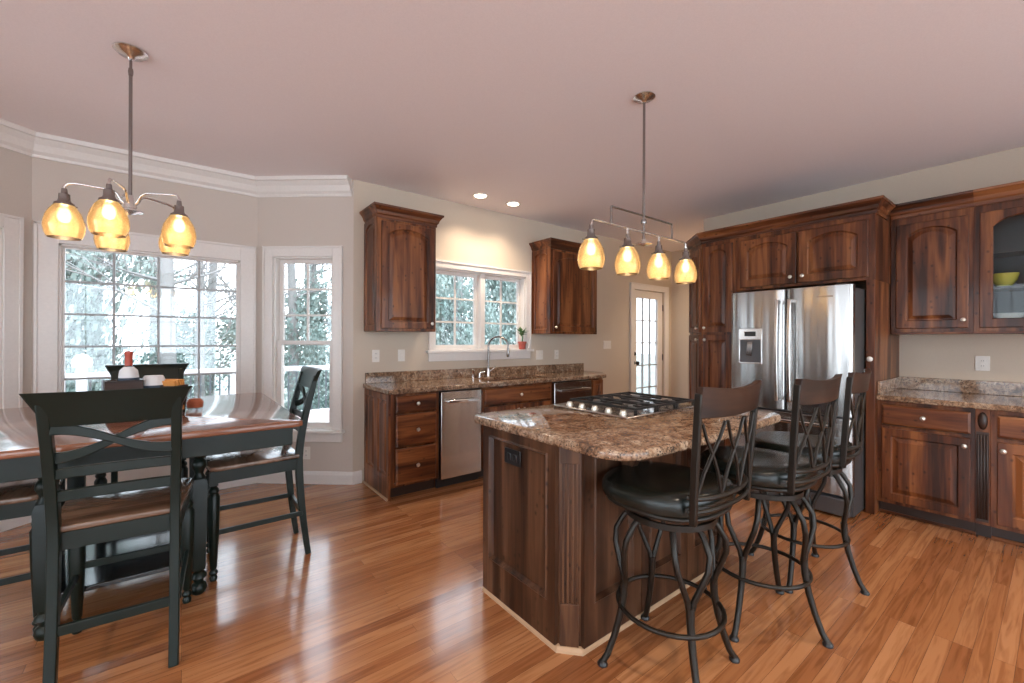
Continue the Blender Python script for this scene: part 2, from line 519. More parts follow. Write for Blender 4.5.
# ------------------------------------------------------------------ room shell
CEIL = 2.79
YS = 3.98          # sink wall plane
XR = 4.98          # fridge wall plane
PA, PB, PC, PD = (-0.865, 4.56), (0.545, 4.56), (1.235, YS), (-1.555, YS)
T = 0.15

def frame_of(p0, p1):
    d = (Vector(p1) - Vector(p0)).normalized()
    n = Vector((-d.y, d.x))
    X = Matrix(((d.x, n.x, 0, p0[0]), (d.y, n.y, 0, p0[1]), (0, 0, 1, 0), (0, 0, 0, 1)))
    return X, (Vector(p1) - Vector(p0)).length

def wall(name, p0, p1, holes=(), m='wall', e0=0.0, e1=0.0):
    X, L = frame_of(p0, p1)
    b = MB(X)
    s = -e0
    for (a, c, z0, z1) in sorted(holes):
        b.box(s, a, 0, T, 0, CEIL)
        if z0 > 0: b.box(a, c, 0, T, 0, z0)
        b.box(a, c, 0, T, z1, CEIL)
        s = c
    b.box(s, L + e1, 0, T, 0, CEIL)
    return struct(b.build(name, m)), X

fl = MB().box(-3.65, 6.6, -3.35, 5.0, -0.12, 0.0)
struct(fl.build('floor', 'floor'))
struct(MB().box(-3.65, 6.6, -3.35, 4.8, CEIL, CEIL + 0.15).build('ceiling', 'ceil'))

BIG = (0.135, 1.275, 0.50, 2.03)
BAYH = (0.155, 0.715, 0.50, 2.085)
wall('wall_bay_back', PA, PB, [BIG], 'bay', 0.1, 0.1)
_, XBR = wall('wall_bay_right', PB, PC, [BAYH], 'bay', 0.1, 0)
LB = (Vector(PC) - Vector(PB)).length
_, XBL = wall('wall_bay_left', PD, PA, [(LB - 0.715, LB - 0.155, 0.50, 2.085)], 'bay', 0, 0.1)
KW = (2.06 - 1.235, 3.27 - 1.235, 1.215, 2.075)
DR = (5.38 - 1.235, 6.19 - 1.235, 0.0, 2.10)
_, XS = wall('wall_sink_side', PC, (6.4, YS), [KW, DR], 'wall', 0, 0.15)
wall('wall_nook_left', (-3.5, YS), PD, [], 'wall', 0.15, 0)
wall('wall_left', (-3.5, -3.2), (-3.5, YS), [(0.4, 3.2, 0.3, 2.5), (3.6, 5.4, 0.3, 2.5)], 'wall', 0.15, 0)
wall('wall_back', (XR, -3.2), (-3.5, -3.2), [(0.4, 3.9, 0.15, 2.5), (4.3, 7.9, 0.15, 2.5)], 'wall', 0.15, 0)
wall('wall_fridge_side', (XR, 2.67), (XR, -3.2), [], 'wall', 0, 0)
wall('wall_hall_right', (6.4, YS), (6.4, 2.0), [], 'wall', 0, 0)
wall('wall_hall_near', (6.4, 2.67), (XR + T, 2.67), [], 'wall', 0, 0)

# baseboards and crown mouldings
BB = [(0, 0), (0.016, 0), (0.016, 0.085), (0.010, 0.105), (0.004, 0.115), (0, 0.115)]
CR = [(0, CEIL - 0.155), (0.012, CEIL - 0.155), (0.016, CEIL - 0.135), (0.035, CEIL - 0.115), (0.055, CEIL - 0.07), (0.085, CEIL - 0.035),
      (0.10, CEIL - 0.03), (0.105, CEIL), (0, CEIL)]
struct(MB().sweep([(-3.5, YS), PD, PA, PB, PC, (1.315, YS)], BB).build('baseboard_nook', 'trim'))
struct(MB().sweep([(4.12, YS), (5.345, YS)], BB).build('baseboard_sink_side', 'trim'))
struct(MB().sweep([(6.275, YS), (6.4, YS), (6.4, 2.75)], BB).build('baseboard_hall', 'trim'))
struct(MB().sweep([(-3.5, YS), PD, PA, PB, (PC[0] - 0.012, PC[1] + 0.010)], CR).build('trim_1', 'trim'))

def window(idx, X, hole, grid, cas=0.09, double=False, depth=0.07, twin=False, stool=True, casm='trim', fr=0.035, mun=0.009, munm='trim', head=0.0):
    a, c, z0, z1 = hole
    root = thing('window_%d' % idx, None, None)
    root['kind'] = 'structure'
    b = MB(X)
    # casing
    zb = z0 - (0.0 if stool else cas)
    ck = cas
    hk = cas + head
    b.box(a - ck, a, -0.022, 0.0, zb, z1 + hk)
    b.box(c, c + ck, -0.022, 0.0, zb, z1 + hk)
    b.box(a, c, -0.022, 0.0, z1, z1 + hk)
    if not stool: b.box(a, c, -0.022, 0.0, zb, z0)
    # back band
    b.box(a - ck, a - ck + 0.018, -0.032, -0.022, zb, z1 + hk)
    b.box(c + ck - 0.018, c + ck, -0.032, -0.022, zb, z1 + hk)
    b.box(a - ck, c + ck, -0.032, -0.022, z1 + hk - 0.018, z1 + hk)
    b.build('window_casing', casm, root, bevel=0.003)
    if stool:
        st = MB(X)
        st.box(a - ck - 0.025, c + ck + 0.025, -0.055, depth, z0 - 0.028, z0)
        st.box(a - ck, c + ck, -0.018, 0.0, z0 - 0.115, z0 - 0.028)
        st.build('sill', casm, root, bevel=0.004)
    j = MB(X)
    j.box(a - 0.002, a + 0.014, 0.0, T, z0, z1); j.box(c - 0.014, c + 0.002, 0.0, T, z0, z1)
    j.box(a, c, 0.0, T, z1 - 0.014, z1 + 0.002); j.box(a, c, 0.0, T, z0 - 0.002, z0 + 0.012)
    j.build('jamb', casm, root)
    def sash(s0, s1, y0, y1, q0, q1, gx, gz, f=fr):
        w = MB(X)
        w.box(s0, s0 + f, y0, y1, q0, q1); w.box(s1 - f, s1, y0, y1, q0, q1)
        w.box(s0 + f, s1 - f, y0, y1, q1 - f, q1); w.box(s0 + f, s1 - f, y0, y1, q0, q0 + f * 1.2)
        w.build('window_frame', casm, root, bevel=0.002)
        if gx > 1 or gz > 1:
            g = MB(X)
            ym = (y0 + y1) / 2
            for i in range(1, gx):
                x = s0 + f + (s1 - s0 - 2 * f) * i / gx
                g.box(x - mun, x + mun, ym - 0.009, ym + 0.009, q0 + f, q1 - f)
            for i in range(1, gz):
                z = q0 + f + (q1 - q0 - 2 * f) * i / gz
                g.box(s0 + f, s1 - f, ym - 0.007, ym + 0.007, z - mun, z + mun)
            g.build('muntin_grid', munm, root)
        p = MB(X)
        ym = (y0 + y1) / 2
        p.box(s0 + f * 0.6, s1 - f * 0.6, ym - 0.002, ym + 0.002, q0 + f * 0.6, q1 - f * 0.6)
        p.build('pane', 'pane', root)
    i0, i1, k0, k1 = a + 0.014, c - 0.014, z0 + 0.012, z1 - 0.014
    if double:
        zm = k0 + (k1 - k0) * 0.5
        sash(i0, i1, depth, depth + 0.03, zm - 0.02, k1, *grid)
        sash(i0, i1, depth - 0.032, depth - 0.002, k0, zm + 0.02, 1, 1)
    elif twin:
        m = (i0 + i1) / 2
        mb = MB(X).box(m - 0.03, m + 0.03, 0.01, depth + 0.04, k0, k1)
        mb.build('mullion', casm, root, bevel=0.003)
        sash(i0, m - 0.03, depth, depth + 0.035, k0, k1, *grid)
        sash(m + 0.03, i1, depth, depth + 0.035, k0, k1, *grid)
    else:
        sash(i0, i1, depth, depth + 0.035, k0, k1, *grid)
    return root

M['muntin'] = simple('grey_muntin_paint', (0.42, 0.44, 0.45), 0.5)
XBK, LBK = frame_of(PA, PB)
window(1, XBK, BIG, (4, 6), cas=0.12, depth=0.03, fr=0.012, mun=0.008, munm='muntin', head=0.02)
window(2, XBR, BAYH, (2, 3), cas=0.092, double=True)
window(3, XBL, (LB - 0.715, LB - 0.155, 0.50, 2.085), (2, 3), cas=0.092, double=True)
window(4, XS, KW, (2, 3), cas=0.075, twin=True, depth=0.08)
XL, _ = frame_of((-3.5, -3.2), (-3.5, YS))
window(5, XL, (0.4, 3.2, 0.3, 2.5), (4, 3), twin=True)  # unseen left window, added to bring daylight into the room
window(6, XL, (3.6, 5.4, 0.3, 2.5), (4, 3), twin=True)  # unseen, added for daylight; kept short so the fridge door reflects less
XBW, _ = frame_of((XR, -3.2), (-3.5, -3.2))
window(7, XBW, (0.4, 3.9, 0.15, 2.5), (4, 3), twin=True)  # unseen back window, added and enlarged for more daylight
window(8, XBW, (4.3, 7.9, 0.15, 2.5), (4, 3), twin=True)  # also unseen, added and widened to brighten the interior

# glazed door in the sink wall
dr = thing('door_1', None, None); dr['kind'] = 'structure'
a, c, z0, z1 = DR
b = MB(XS)
b.box(a - 0.09, a, -0.022, 0, 0, z1 + 0.09); b.box(c, c + 0.09, -0.022, 0, 0, z1 + 0.09); b.box(a, c, -0.022, 0, z1, z1 + 0.09)
b.box(a - 0.09, a - 0.075, -0.032, -0.022, 0, z1 + 0.09); b.box(c + 0.075, c + 0.09, -0.032, -0.022, 0, z1 + 0.09); b.box(a - 0.09, c + 0.09, -0.032, -0.022, z1 + 0.075, z1 + 0.09)
b.build('door_casing', 'trim', dr, bevel=0.003)
b = MB(XS)
g0, g1, h0, h1 = a + 0.12, c - 0.13, 0.24, 1.98
b.box(a + 0.004, g0, 0.03, 0.075, 0.01, z1 - 0.004); b.box(g1, c - 0.004, 0.03, 0.075, 0.01, z1 - 0.004)
b.box(g0, g1, 0.03, 0.075, 0.01, h0); b.box(g0, g1, 0.03, 0.075, h1, z1 - 0.004)
b.build('door_leaf', 'trim', dr, bevel=0.004)
b = MB(XS)
for i in (1, 2):
    x = g0 + (g1 - g0) * i / 3
    b.box(x - 0.009, x + 0.009, 0.04, 0.065, h0, h1)
for i in range(1, 5):
    z = h0 + (h1 - h0) * i / 5
    b.box(g0, g1, 0.042, 0.063, z - 0.009, z + 0.009)
b.build('muntin_grid', 'muntin', dr)
MB(XS).box(g0 - 0.01, g1 + 0.01, 0.050, 0.054, h0 - 0.01, h1 + 0.01).build('pane', 'pane', dr)
b = MB(XS)
b.lathe([(0.026, 0.03), (0.026, 0.022), (0.010, 0.018), (0.010, -0.02), (0.028, -0.025), (0.032, -0.045), (0.02, -0.062), (0.001, -0.064)], (a + 0.06, 0, 0.98), ax='y')
b.lathe([(0.028, 0.03), (0.028, 0.008), (0.022, 0.0), (0.001, -0.002)], (a + 0.06, 0, 1.12), ax='y')
b.build('door_handle', 'black', dr, smooth=True)
b = MB(XS)
for z in (0.25, 1.05, 1.85):
    b.box(c - 0.006, c + 0.006, 0.015, 0.03, z - 0.05, z + 0.05)
b.build('hinge', 'black', dr)

# recessed can lights; those in the open room are unseen, added for brightness
for i, (x, y) in enumerate(CANS):
    lab = ['round recessed ceiling light above the sink window, left of the pair', 'round recessed ceiling light above the sink window, right of the pair'][i] if i < 2 else ('unseen recessed light added to brighten the open part of the room' if i < len(CANS) - 1 else 'round recessed ceiling light in the hall behind the pantry')
    t = thing('ceiling_light', lab, 'ceiling light', (x, y, CEIL), 0, None if i < 2 or i == len(CANS) - 1 else 'added unseen lights in the open room')
    MB().lathe([(0.085, 0.0), (0.085, -0.006), (0.066, -0.008), (0.060, 0.0)], n=28).build('trim_ring', 'trim', t, smooth=True)
    MB().lathe([(0.062, -0.001), (0.03, -0.003), (0.0001, -0.003)], n=28).build('lamp', 'canlamp', t, smooth=True)
    L = bpy.data.lights.new('can_lamp', 'SPOT')
    L.energy = CAN_W * (0.5 if i < 2 else 1.08); L.color = (1.0, 0.80, 0.60); L.spot_size = R(125); L.spot_blend = 0.8; L.shadow_soft_size = 0.06
    lo = bpy.data.objects.new('can_lamp', L); COL.objects.link(lo); lo.parent = t; lo.location = (0, 0, -0.03)

# ------------------------------------------------------------------ cabinet building
def arch_loop(x0, x1, z0, z1, rise, y, n=14):
    pts = [(x0, y, z0), (x1, y, z0)]
    if rise <= 0:
        return pts + [(x1, y, z1), (x0, y, z1)]
    zs = z1 - rise
    w = (x1 - x0) / 2
    for k in range(n + 1):
        u = 1 - 2 * k / n
        pts.append(((x0 + x1) / 2 + w * u, y, zs + rise * (1 - u * u) ** 0.8 if abs(u) < 1 else zs))
    return pts

def door_mesh(b, x0, x1, z0, z1, y=0.0, th=0.02, st=0.058, rise=0.0, glass=False, panel=True):
    """raised panel door; outer face at y - th, back at y"""
    yo = y - th
    ix0, ix1, iz0, iz1 = x0 + st, x1 - st, z0 + st, z1 - st * (0.75 if rise else 1)
    inner = arch_loop(ix0, ix1, iz0, iz1, rise, yo)
    outer = []
    for i, (px, _, pz) in enumerate(inner):
        if i == 0: outer.append((x0, yo, z0))
        elif i == 1: outer.append((x1, yo, z0))
        elif rise <= 0: outer.append((x1, yo, z1) if i == 2 else (x0, yo, z1))
        else:
            u = (px - ix0) / (ix1 - ix0)
            outer.append((x0 + (x1 - x0) * u, yo, z1))
    def cl(i, yy, dr=0.0):
        return arch_loop(ix0 + i, ix1 - i, iz0 + i, iz1 - i, max(0.0, rise - dr) if rise else 0, yy)
    back_outer = [(p[0], y, p[2]) for p in outer]
    bevel_outer = [(min(max(p[0], x0 + 0.004), x1 - 0.004), yo, min(max(p[2], z0 + 0.004), z1 - 0.004)) for p in outer]
    edge_outer = [(p[0], yo + 0.004, p[2]) for p in outer]
    ls = [back_outer, edge_outer, bevel_outer, inner, cl(0.006, yo + 0.007)]
    if glass:
        ls += [cl(0.006, y)]
        b.loops(ls + [back_outer])
    else:
        ls += [cl(0.008, yo + 0.011), cl(0.014, yo + 0.011), cl(0.042, yo + 0.002), cl(0.048, yo + 0.002)]
        b.loops(ls)
        last = ls[-1]
        cv = b.v((sum(p[0] for p in last[:2]) / 2, last[0][1], (last[0][2] + max(p[2] for p in last)) / 2))
        vs = [b.v(p) for p in last]
        for i in range(len(vs)):
            b.f([vs[i], vs[(i + 1) % len(vs)], cv])
        b.f([b.v(p) for p in back_outer][::-1])

def slab_front(b, x0, x1, z0, z1, y=0.0, th=0.02):
    o = lambda i, yy: [(x0 + i, yy, z0 + i), (x1 - i, yy, z0 + i), (x1 - i, yy, z1 - i), (x0 + i, yy, z1 - i)]
    b.loops([o(0, y), o(0, y - th + 0.008), o(0.006, y - th + 0.004), o(0.012, y - th), o(0.016, y - th)], cap1=True, cap0=True)

def knob(par, x, z, y=-0.02, X=None):
    k = MB(X).lathe([(0.006, 0.0), (0.006, -0.012), (0.013, -0.017), (0.0165, -0.024), (0.013, -0.031), (0.0005, -0.034)], (x, y, z), n=16, ax='y').build('knob', 'knob', par, smooth=True)
    return k

def door(par, x0, x1, z0, z1, kx=None, kz=None, rise=0.0, y=0.0, X=None, name='door', m='alder_v', st=0.058):
    b = MB(X); door_mesh(b, x0, x1, z0, z1, y=y, rise=rise, st=st)
    d = b.build(name, m, par)
    if kx is not None: knob(d, kx, kz, y - 0.02, X)
    return d

def drawer(par, x0, x1, z0, z1, y=0.0, kn=True, m='alder_h'):
    b = MB(); slab_front(b, x0, x1, z0, z1, y)
    d = b.build('drawer', m, par)
    if kn: knob(d, (x0 + x1) / 2, (z0 + z1) / 2, y - 0.02)
    return d

CROWN = [(0.0, -0.11), (0.008, -0.11), (0.010, -0.085), (0.020, -0.075), (0.028, -0.05), (0.048, -0.022), (0.056, -0.018), (0.058, 0.0), (0.0, 0.0)]
def crown_prof(ztop): return [(o, ztop + z) for o, z in CROWN]

def face_frame(b, w, z0, z1, rails, stiles, th=0.02, sw=0.045):
    """flat face frame in front plane y 0..th"""
    b.box(0, sw, 0, th, z0, z1); b.box(w - sw, w, 0, th, z0, z1)
    for s in stiles: b.box(s - sw / 2, s + sw / 2, 0, th, z0, z1)
    for r0, r1 in rails: b.box(sw, w - sw, 0, th, r0, r1)

YF = 3.385   # front plane of the sink run
# --- base run on the sink wall (local x = world x)
def base_body(name, par, w, d=0.59, z0=0.10, z1=0.875, toe=True):
    b = MB()
    b.box(0, w, 0.02, d, z0, z1)
    face_frame(b, w, z0, z1, [(z0, z0 + 0.03), (z1 - 0.03, z1)], [], sw=0.03)
    return b.build(name, 'alder_v', par, bevel=0.0015)

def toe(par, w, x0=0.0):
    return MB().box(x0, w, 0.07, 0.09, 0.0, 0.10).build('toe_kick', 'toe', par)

t = thing('drawer_cabinet', 'three drawer brown wooden base cabinet at the left end of the sink counter', 'cabinet', (1.355, YF, 0))
base_body('body', t, 0.44)
toe(t, 0.44)
drawer(t, 0.042, 0.412, 0.715, 0.855)
drawer(t, 0.042, 0.412, 0.43, 0.70)
drawer(t, 0.042, 0.412, 0.115, 0.415)
# side panel facing left (toward -x), with raised panel
XP = Matrix.Translation((0, 0, 0)) @ Matrix(((0, 1, 0, 0), (-1, 0, 0, 0.59), (0, 0, 1, 0), (0, 0, 0, 1)))
b = MB(XP)
door_mesh(b, 0.0, 0.30, 0.14, 0.872, y=0.0, th=0.018, st=0.05)
door_mesh(b, 0.29, 0.59, 0.14, 0.872, y=0.0, th=0.018, st=0.05)
b.box(0.0, 0.59, -0.018, 0.0, 0.0, 0.14)
b.build('side_panel', 'alder_v', t)
MB(XP).box(0.0, 0.59, -0.034, -0.018, 0.0, 0.018).build('shoe_moulding', 'shoe', t, bevel=0.004)

t = thing('sink_cabinet', 'brown wooden sink base cabinet with one long false drawer front', 'cabinet', (2.25, YF, 0))
base_body('body', t, 0.915)
toe(t, 0.915)
drawer(t, 0.03, 0.885, 0.70, 0.855)
door(t, 0.03, 0.455, 0.125, 0.68, 0.42, 0.63)
door(t, 0.46, 0.885, 0.125, 0.68, 0.495, 0.63)

t = thing('end_cabinet', 'narrow wooden filler panel at the right end of the sink counter', 'cabinet', (3.78, YF, 0))
b = MB(); b.prism([(0, 0), (0.205, 0), (0.46, 0.28), (0.46, 0.59), (0, 0.59)], 0.10, 0.875); b.build('body', 'alder_v', t, bevel=0.002)
MB().prism([(0, 0.07), (0.19, 0.07), (0.40, 0.32), (0.40, 0.59), (0, 0.59)], 0.0, 0.10).build('toe_kick', 'toe', t)
b = MB(); door_mesh(b, 0.02, 0.195, 0.125, 0.855, st=0.045); b.build('panel', 'alder_v', t)

# trash compactor style steel front and dishwasher
def appliance(name, lab, cat, x, w, panel_top):
    t = thing(name, lab, cat, (x, YF, 0))
    MB().box(0.0, w, 0.02, 0.57, 0.07, 0.868).build('body', 'black', t)
    MB().box(0.01, w - 0.01, -0.022, 0.02, 0.085, 0.862).build('door', 'steel2', t, bevel=0.006)
    MB().box(0.0, w, 0.04, 0.07, 0.0, 0.07).build('kick_plate', 'black', t)
    h = MB()
    zh = 0.775
    pts = [(0.06 + (w - 0.12) * k / 12, -0.060 - 0.012 * math.sin(PI * k / 12), zh) for k in range(13)]
    h.strip(pts, 0.028, 0.014)
    h.box(0.065, 0.085, -0.062, -0.02, zh - 0.010, zh + 0.010); h.box(w - 0.085, w - 0.065, -0.062, -0.02, zh - 0.010, zh + 0.010)
    h.build('handle', 'chrome', t, bevel=0.004)
    return t
appliance('trash_compactor', 'narrow stainless steel appliance with bar handle beside the three drawer cabinet', 'trash compactor', 1.80, 0.445, False)
appliance('dishwasher', 'stainless steel dishwasher under the right end of the sink counter', 'dishwasher', 3.17, 0.605, True)

# countertop with a double sink cut-out
ct = thing('countertop', 'brown granite countertop with backsplash under the kitchen window', 'countertop')
SX0, SX1, SY0, SY1 = 2.42, 3.20, 3.49, 3.87
b = MB()
zt, zb = 0.915, 0.876
b.box(1.325, SX0, YF - 0.03, YS, zb, zt); b.prism([(SX1, YF - 0.03), (4.02, YF - 0.03), (4.29, YF + 0.26), (4.29, YS), (SX1, YS)], zb, zt)
b.box(SX0, SX1, YF - 0.03, SY0, zb, zt); b.box(SX0, SX1, SY1, YS, zb, zt)
b.build('slab', 'granite', ct, bevel=0.005)
MB().box(1.345, 4.28, YS - 0.022, YS, zt, zt + 0.10).build('backsplash', 'granite', ct, bevel=0.003)
sk = thing('kitchen_sink', 'double bowl stainless steel undermount sink in the granite counter', 'sink')
def bowl(x0, x1):
    b = MB()
    r = lambda i, z: [(x0 + i, SY0 + i, z), (x1 - i, SY0 + i, z), (x1 - i, SY1 - i, z), (x0 + i, SY1 - i, z)]
    b.loops([r(-0.006, zb - 0.001), r(0.004, zb - 0.001), r(0.012, zb - 0.17), r(0.03, zb - 0.185)], cap1=True)
    b.build('bowl', 'sink', sk, bevel=0.004)
bowl(SX0, 2.86); bowl(2.88, SX1)
MB().box(2.855, 2.885, SY0, SY1, zb - 0.02, zb - 0.0005).build('divider', 'sink', sk)

fa = thing('kitchen_faucet', 'tall curved gooseneck faucet with pull-down spray head', 'faucet', (2.69, 3.915, 0.915))
MB().lathe([(0.0001, 0), (0.028, 0), (0.028, 0.006), (0.02, 0.012), (0.018, 0.09), (0.014, 0.10)], n=20).build('base', 'chrome', fa, smooth=True)
pts = [(0, 0, 0.09), (0, 0, 0.34)] + [(0.0, -0.105 + 0.105 * math.cos(a), 0.34 + 0.105 * math.sin(a)) for a in [R(k) for k in range(15, 181, 15)]] + [(0, -0.21, 0.31)]
pts = [(p[0] - p[1] * 0.55, p[1], p[2]) for p in pts]
MB().tube(pts, 0.0105, 12).build('gooseneck', 'gun', fa, smooth=True)
MB().lathe([(0.0001, 0.32), (0.0125, 0.32), (0.015, 0.27), (0.0165, 0.235), (0.012, 0.225), (0.0001, 0.225)], (0.1155, -0.21, 0), n=16).build('spray_head', 'gun', fa, smooth=True)
MB().tube([(0.018, 0, 0.06), (0.06, -0.005, 0.085), (0.09, -0.008, 0.115)], [0.008, 0.007, 0.006], 10).build('lever', 'chrome', fa, smooth=True)
sd = thing('soap_dispenser', 'short chrome soap dispenser with spout left of the faucet', 'soap dispenser', (2.49, 3.915, 0.915))
MB().lathe([(0.0001, 0), (0.019, 0), (0.019, 0.006), (0.011, 0.012), (0.011, 0.07), (0.014, 0.075), (0.014, 0.09), (0.0001, 0.092)], n=16).build('body', 'chrome', sd, smooth=True)
MB().tube([(0, 0, 0.082), (-0.01, -0.03, 0.084), (-0.012, -0.055, 0.072)], 0.006, 8).build('spout', 'chrome', sd, smooth=True)
sp = thing('side_handle', 'small chrome lever valve between soap dispenser and faucet', 'valve', (2.575, 3.915, 0.915))
MB().lathe([(0.0001, 0), (0.022, 0), (0.022, 0.008), (0.014, 0.014), (0.013, 0.045), (0.0001, 0.05)], n=16).build('base', 'chrome', sp, smooth=True)
MB().tube([(0, 0, 0.045), (0.03, -0.01, 0.058), (0.055, -0.018, 0.060)], [0.008, 0.007, 0.005], 8).build('lever', 'chrome', sp, smooth=True)

# potted plant on the kitchen window sill
pl = thing('potted_plant', 'small green plant in a red clay pot on the kitchen window sill', 'plant', (3.205, 3.955, 1.215))
MB().lathe([(0.0001, 0), (0.036, 0), (0.047, 0.072), (0.053, 0.074), (0.053, 0.092), (0.045, 0.092), (0.043, 0.08), (0.0001, 0.08)], n=20).build('pot', 'terra', pl, smooth=True)
MB().tube([(0, 0, 0.075), (0.004, -0.004, 0.14), (-0.012, 0, 0.19)], [0.008, 0.007, 0.005], 8).build('stem', 'leaf', pl, smooth=True)
b = MB()
rnd = random.Random(3)
for k in range(16):
    a = k * 2.4; el = R(15 + rnd.random() * 60); L = 0.075 + 0.035 * rnd.random()
    o = Vector((-0.01, 0, 0.15 + 0.05 * rnd.random()))
    d = Vector((math.cos(a) * math.cos(el), math.sin(a) * math.cos(el), math.sin(el)))
    sd_ = d.cross(Vector((0, 0, 1))).normalized(); n_ = sd_.cross(d)
    P = [o, o + d * L * 0.45 + sd_ * 0.021 + n_ * 0.006, o + d * L - n_ * 0.012, o + d * L * 0.45 - sd_ * 0.021 + n_ * 0.006, o + d * L * 0.5]
    v = [b.v(p) for p in P]
    b.f([v[0], v[1], v[4]]); b.f([v[1], v[2], v[4]]); b.f([v[2], v[3], v[4]]); b.f([v[3], v[0], v[4]])
lv = b.build('leaves', 'leaf', pl)
so = lv.modifiers.new('thick', 'SOLIDIFY'); so.thickness = 0.0015
gp = thing('white_figurine', 'tiny white ornament right of the clay pot on the window sill', 'ornament', (3.30, 3.945, 1.215))
MB().lathe([(0.0001, 0), (0.016, 0), (0.02, 0.02), (0.012, 0.045), (0.014, 0.062), (0.007, 0.078), (0.0001, 0.08)], n=16).build('body', 'vent', gp, smooth=True)
MB().tube([(0.006, 0, 0.055), (0.022, 0, 0.085), (0.030, 0, 0.105)], [0.006, 0.005, 0.002], 8).build('wing', 'vent', gp, smooth=True)

# upper cabinets on the sink wall
def upper(lab, x, w, knobx):
    t = thing('wall_cabinet', lab, 'cabinet', (x, YS - 0.33, 0))
    b = MB()
    b.box(0, w, 0.02, 0.329, 1.40, 2.42)
    face_frame(b, w, 1.40, 2.42, [(1.40, 1.43), (2.36, 2.42)], [], sw=0.03)
    b.build('body', 'alder_v', t, bevel=0.0015)
    door(t, 0.025, w - 0.025, 1.425, 2.365, knobx, 1.475, rise=0.06, st=0.06)
    b = MB(Matrix(((0, 1, 0, 0), (-1, 0, 0, 0.329), (0, 0, 1, 0), (0, 0, 0, 1))))
    door_mesh(b, 0.0, 0.329, 1.40, 2.40, y=0.0, th=0.016, st=0.05, rise=0.035)
    b.build('side_panel', 'alder_v', t)
    MB().sweep([(0, 0.329), (0, 0), (w, 0), (w, 0.329)], crown_prof(2.50)).build('crown', 'alder_h', t)
    MB().box(0.0, w, 0.0, 0.329, 2.40, 2.498).build('top', 'alder_h', t)
    return t
upper('brown wooden wall cabinet with arched door left of the sink window', 1.345, 0.555, 0.50)
upper('brown wooden wall cabinet with arched door right of the sink window', 3.385, 0.80, 0.05)

# outlets and switches: (X frame, s, z)
def plate(X, s, z, lab, w=0.07, kind='outlet', group=None, m='white', h=0.115, rot=False):
    t = thing('wall_switch' if kind == 'switch' else 'wall_outlet', lab, 'light switch' if kind == 'switch' else 'outlet', group=group)
    t.matrix_world = X @ Matrix.Translation((s, 0, z))
    hw, hh = w / 2, h / 2
    MB().box(-hw, hw, -0.006, 0.0, -hh, hh).build('cover_plate', m, t, bevel=0.002)
    n = max(1, round(w / 0.05)) if kind == 'switch' else (2 if rot else 1)
    for i in range(n):
        if kind == 'switch':
            x = (i - (n - 1) / 2) * 0.046
            MB().box(x - 0.016, x + 0.016, -0.010, -0.004, -0.033, 0.033).build('rocker', m, t, bevel=0.002)
        elif rot:
            x = (i - 0.5) * 0.044
            MB().box(x - 0.014, x + 0.014, -0.010, -0.004, -0.017, 0.017).build('socket', 'black' if m == 'blackpl' else m, t, bevel=0.003)
        else:
            for q in (-1, 1):
                MB().lathe([(0.0165, -0.004), (0.0165, -0.009), (0.0001, -0.010)], (0, 0, q * 0.02), n=16, ax='y').build('socket', m, t, smooth=True)
                b = MB(); 
                for sx in (-0.006, 0.006): b.box(sx - 0.001, sx + 0.001, -0.0108, -0.009, q * 0.02 - 0.003, q * 0.02 + 0.006)
                b.build('slot', 'black', t)
    return t
plate(XS, 1.445 - 1.235, 1.17, 'white outlet plate at the left end of the sink wall, nearest the corner')
plate(XS, 1.70 - 1.235, 1.17, 'white switch plate second from the corner above the sink counter', kind='switch')
plate(XS, 3.50 - 1.235, 1.14, 'wide white switch plate just right of the sink window', w=0.115, kind='switch')
plate(XS, 3.79 - 1.235, 1.14, 'white outlet plate under the right wall cabinet')
plate(XS, 4.78 - 1.235, 1.26, 'white triple switch plate left of the glazed door', w=0.165, kind='switch')
plate(XBR, 0.47, 0.28, 'white outlet low on the bay wall under the narrow window')

# ------------------------------------------------------------------ fridge wall
XF = 4.19    # front plane of tall units
XB = 4.25    # front plane of right base cabinets
XU = 4.66    # front plane of right wall cabinets
Q = -PI / 2  # local x -> world -y, local y -> world +x

# pantry with a chamfered left end; local origin at its left front corner (XF, 2.225)
pt = thing('pantry_cabinet', 'tall narrow wooden pantry with chamfered left end beside the refrigerator', 'cabinet', (XF, 2.263, 0), Q)
foot = [(0, 0.0), (0.335, 0.0), (0.335, XR - XF - 0.002), (-0.30, XR - XF - 0.002), (-0.30, 0.30)]
b = MB(); b.prism(foot, 0.10, 2.31)
b.build('body', 'alder_v', pt, bevel=0.002)
foot2 = [(0.02, 0.06), (0.335, 0.06), (0.335, 0.7), (-0.27, 0.7), (-0.27, 0.34)]
MB().prism(foot2, 0.0, 0.10).build('toe_kick', 'toe', pt)
door(pt, 0.025, 0.31, 1.41, 2.27, 0.045, 1.455, rise=0.05, st=0.055)
door(pt, 0.025, 0.31, 0.13, 1.385, 0.05, 1.335, st=0.055)
s2 = math.sqrt(0.5)
XD = Matrix(((s2, s2, 0, -0.30), (-s2, s2, 0, 0.30), (0, 0, 1, 0), (0, 0, 0, 1)))
door(pt, 0.03, 0.395, 1.41, 2.27, 0.365, 1.455, rise=0.05, X=XD, st=0.055)
door(pt, 0.03, 0.395, 0.13, 1.385, 0.365, 1.335, X=XD, st=0.055)

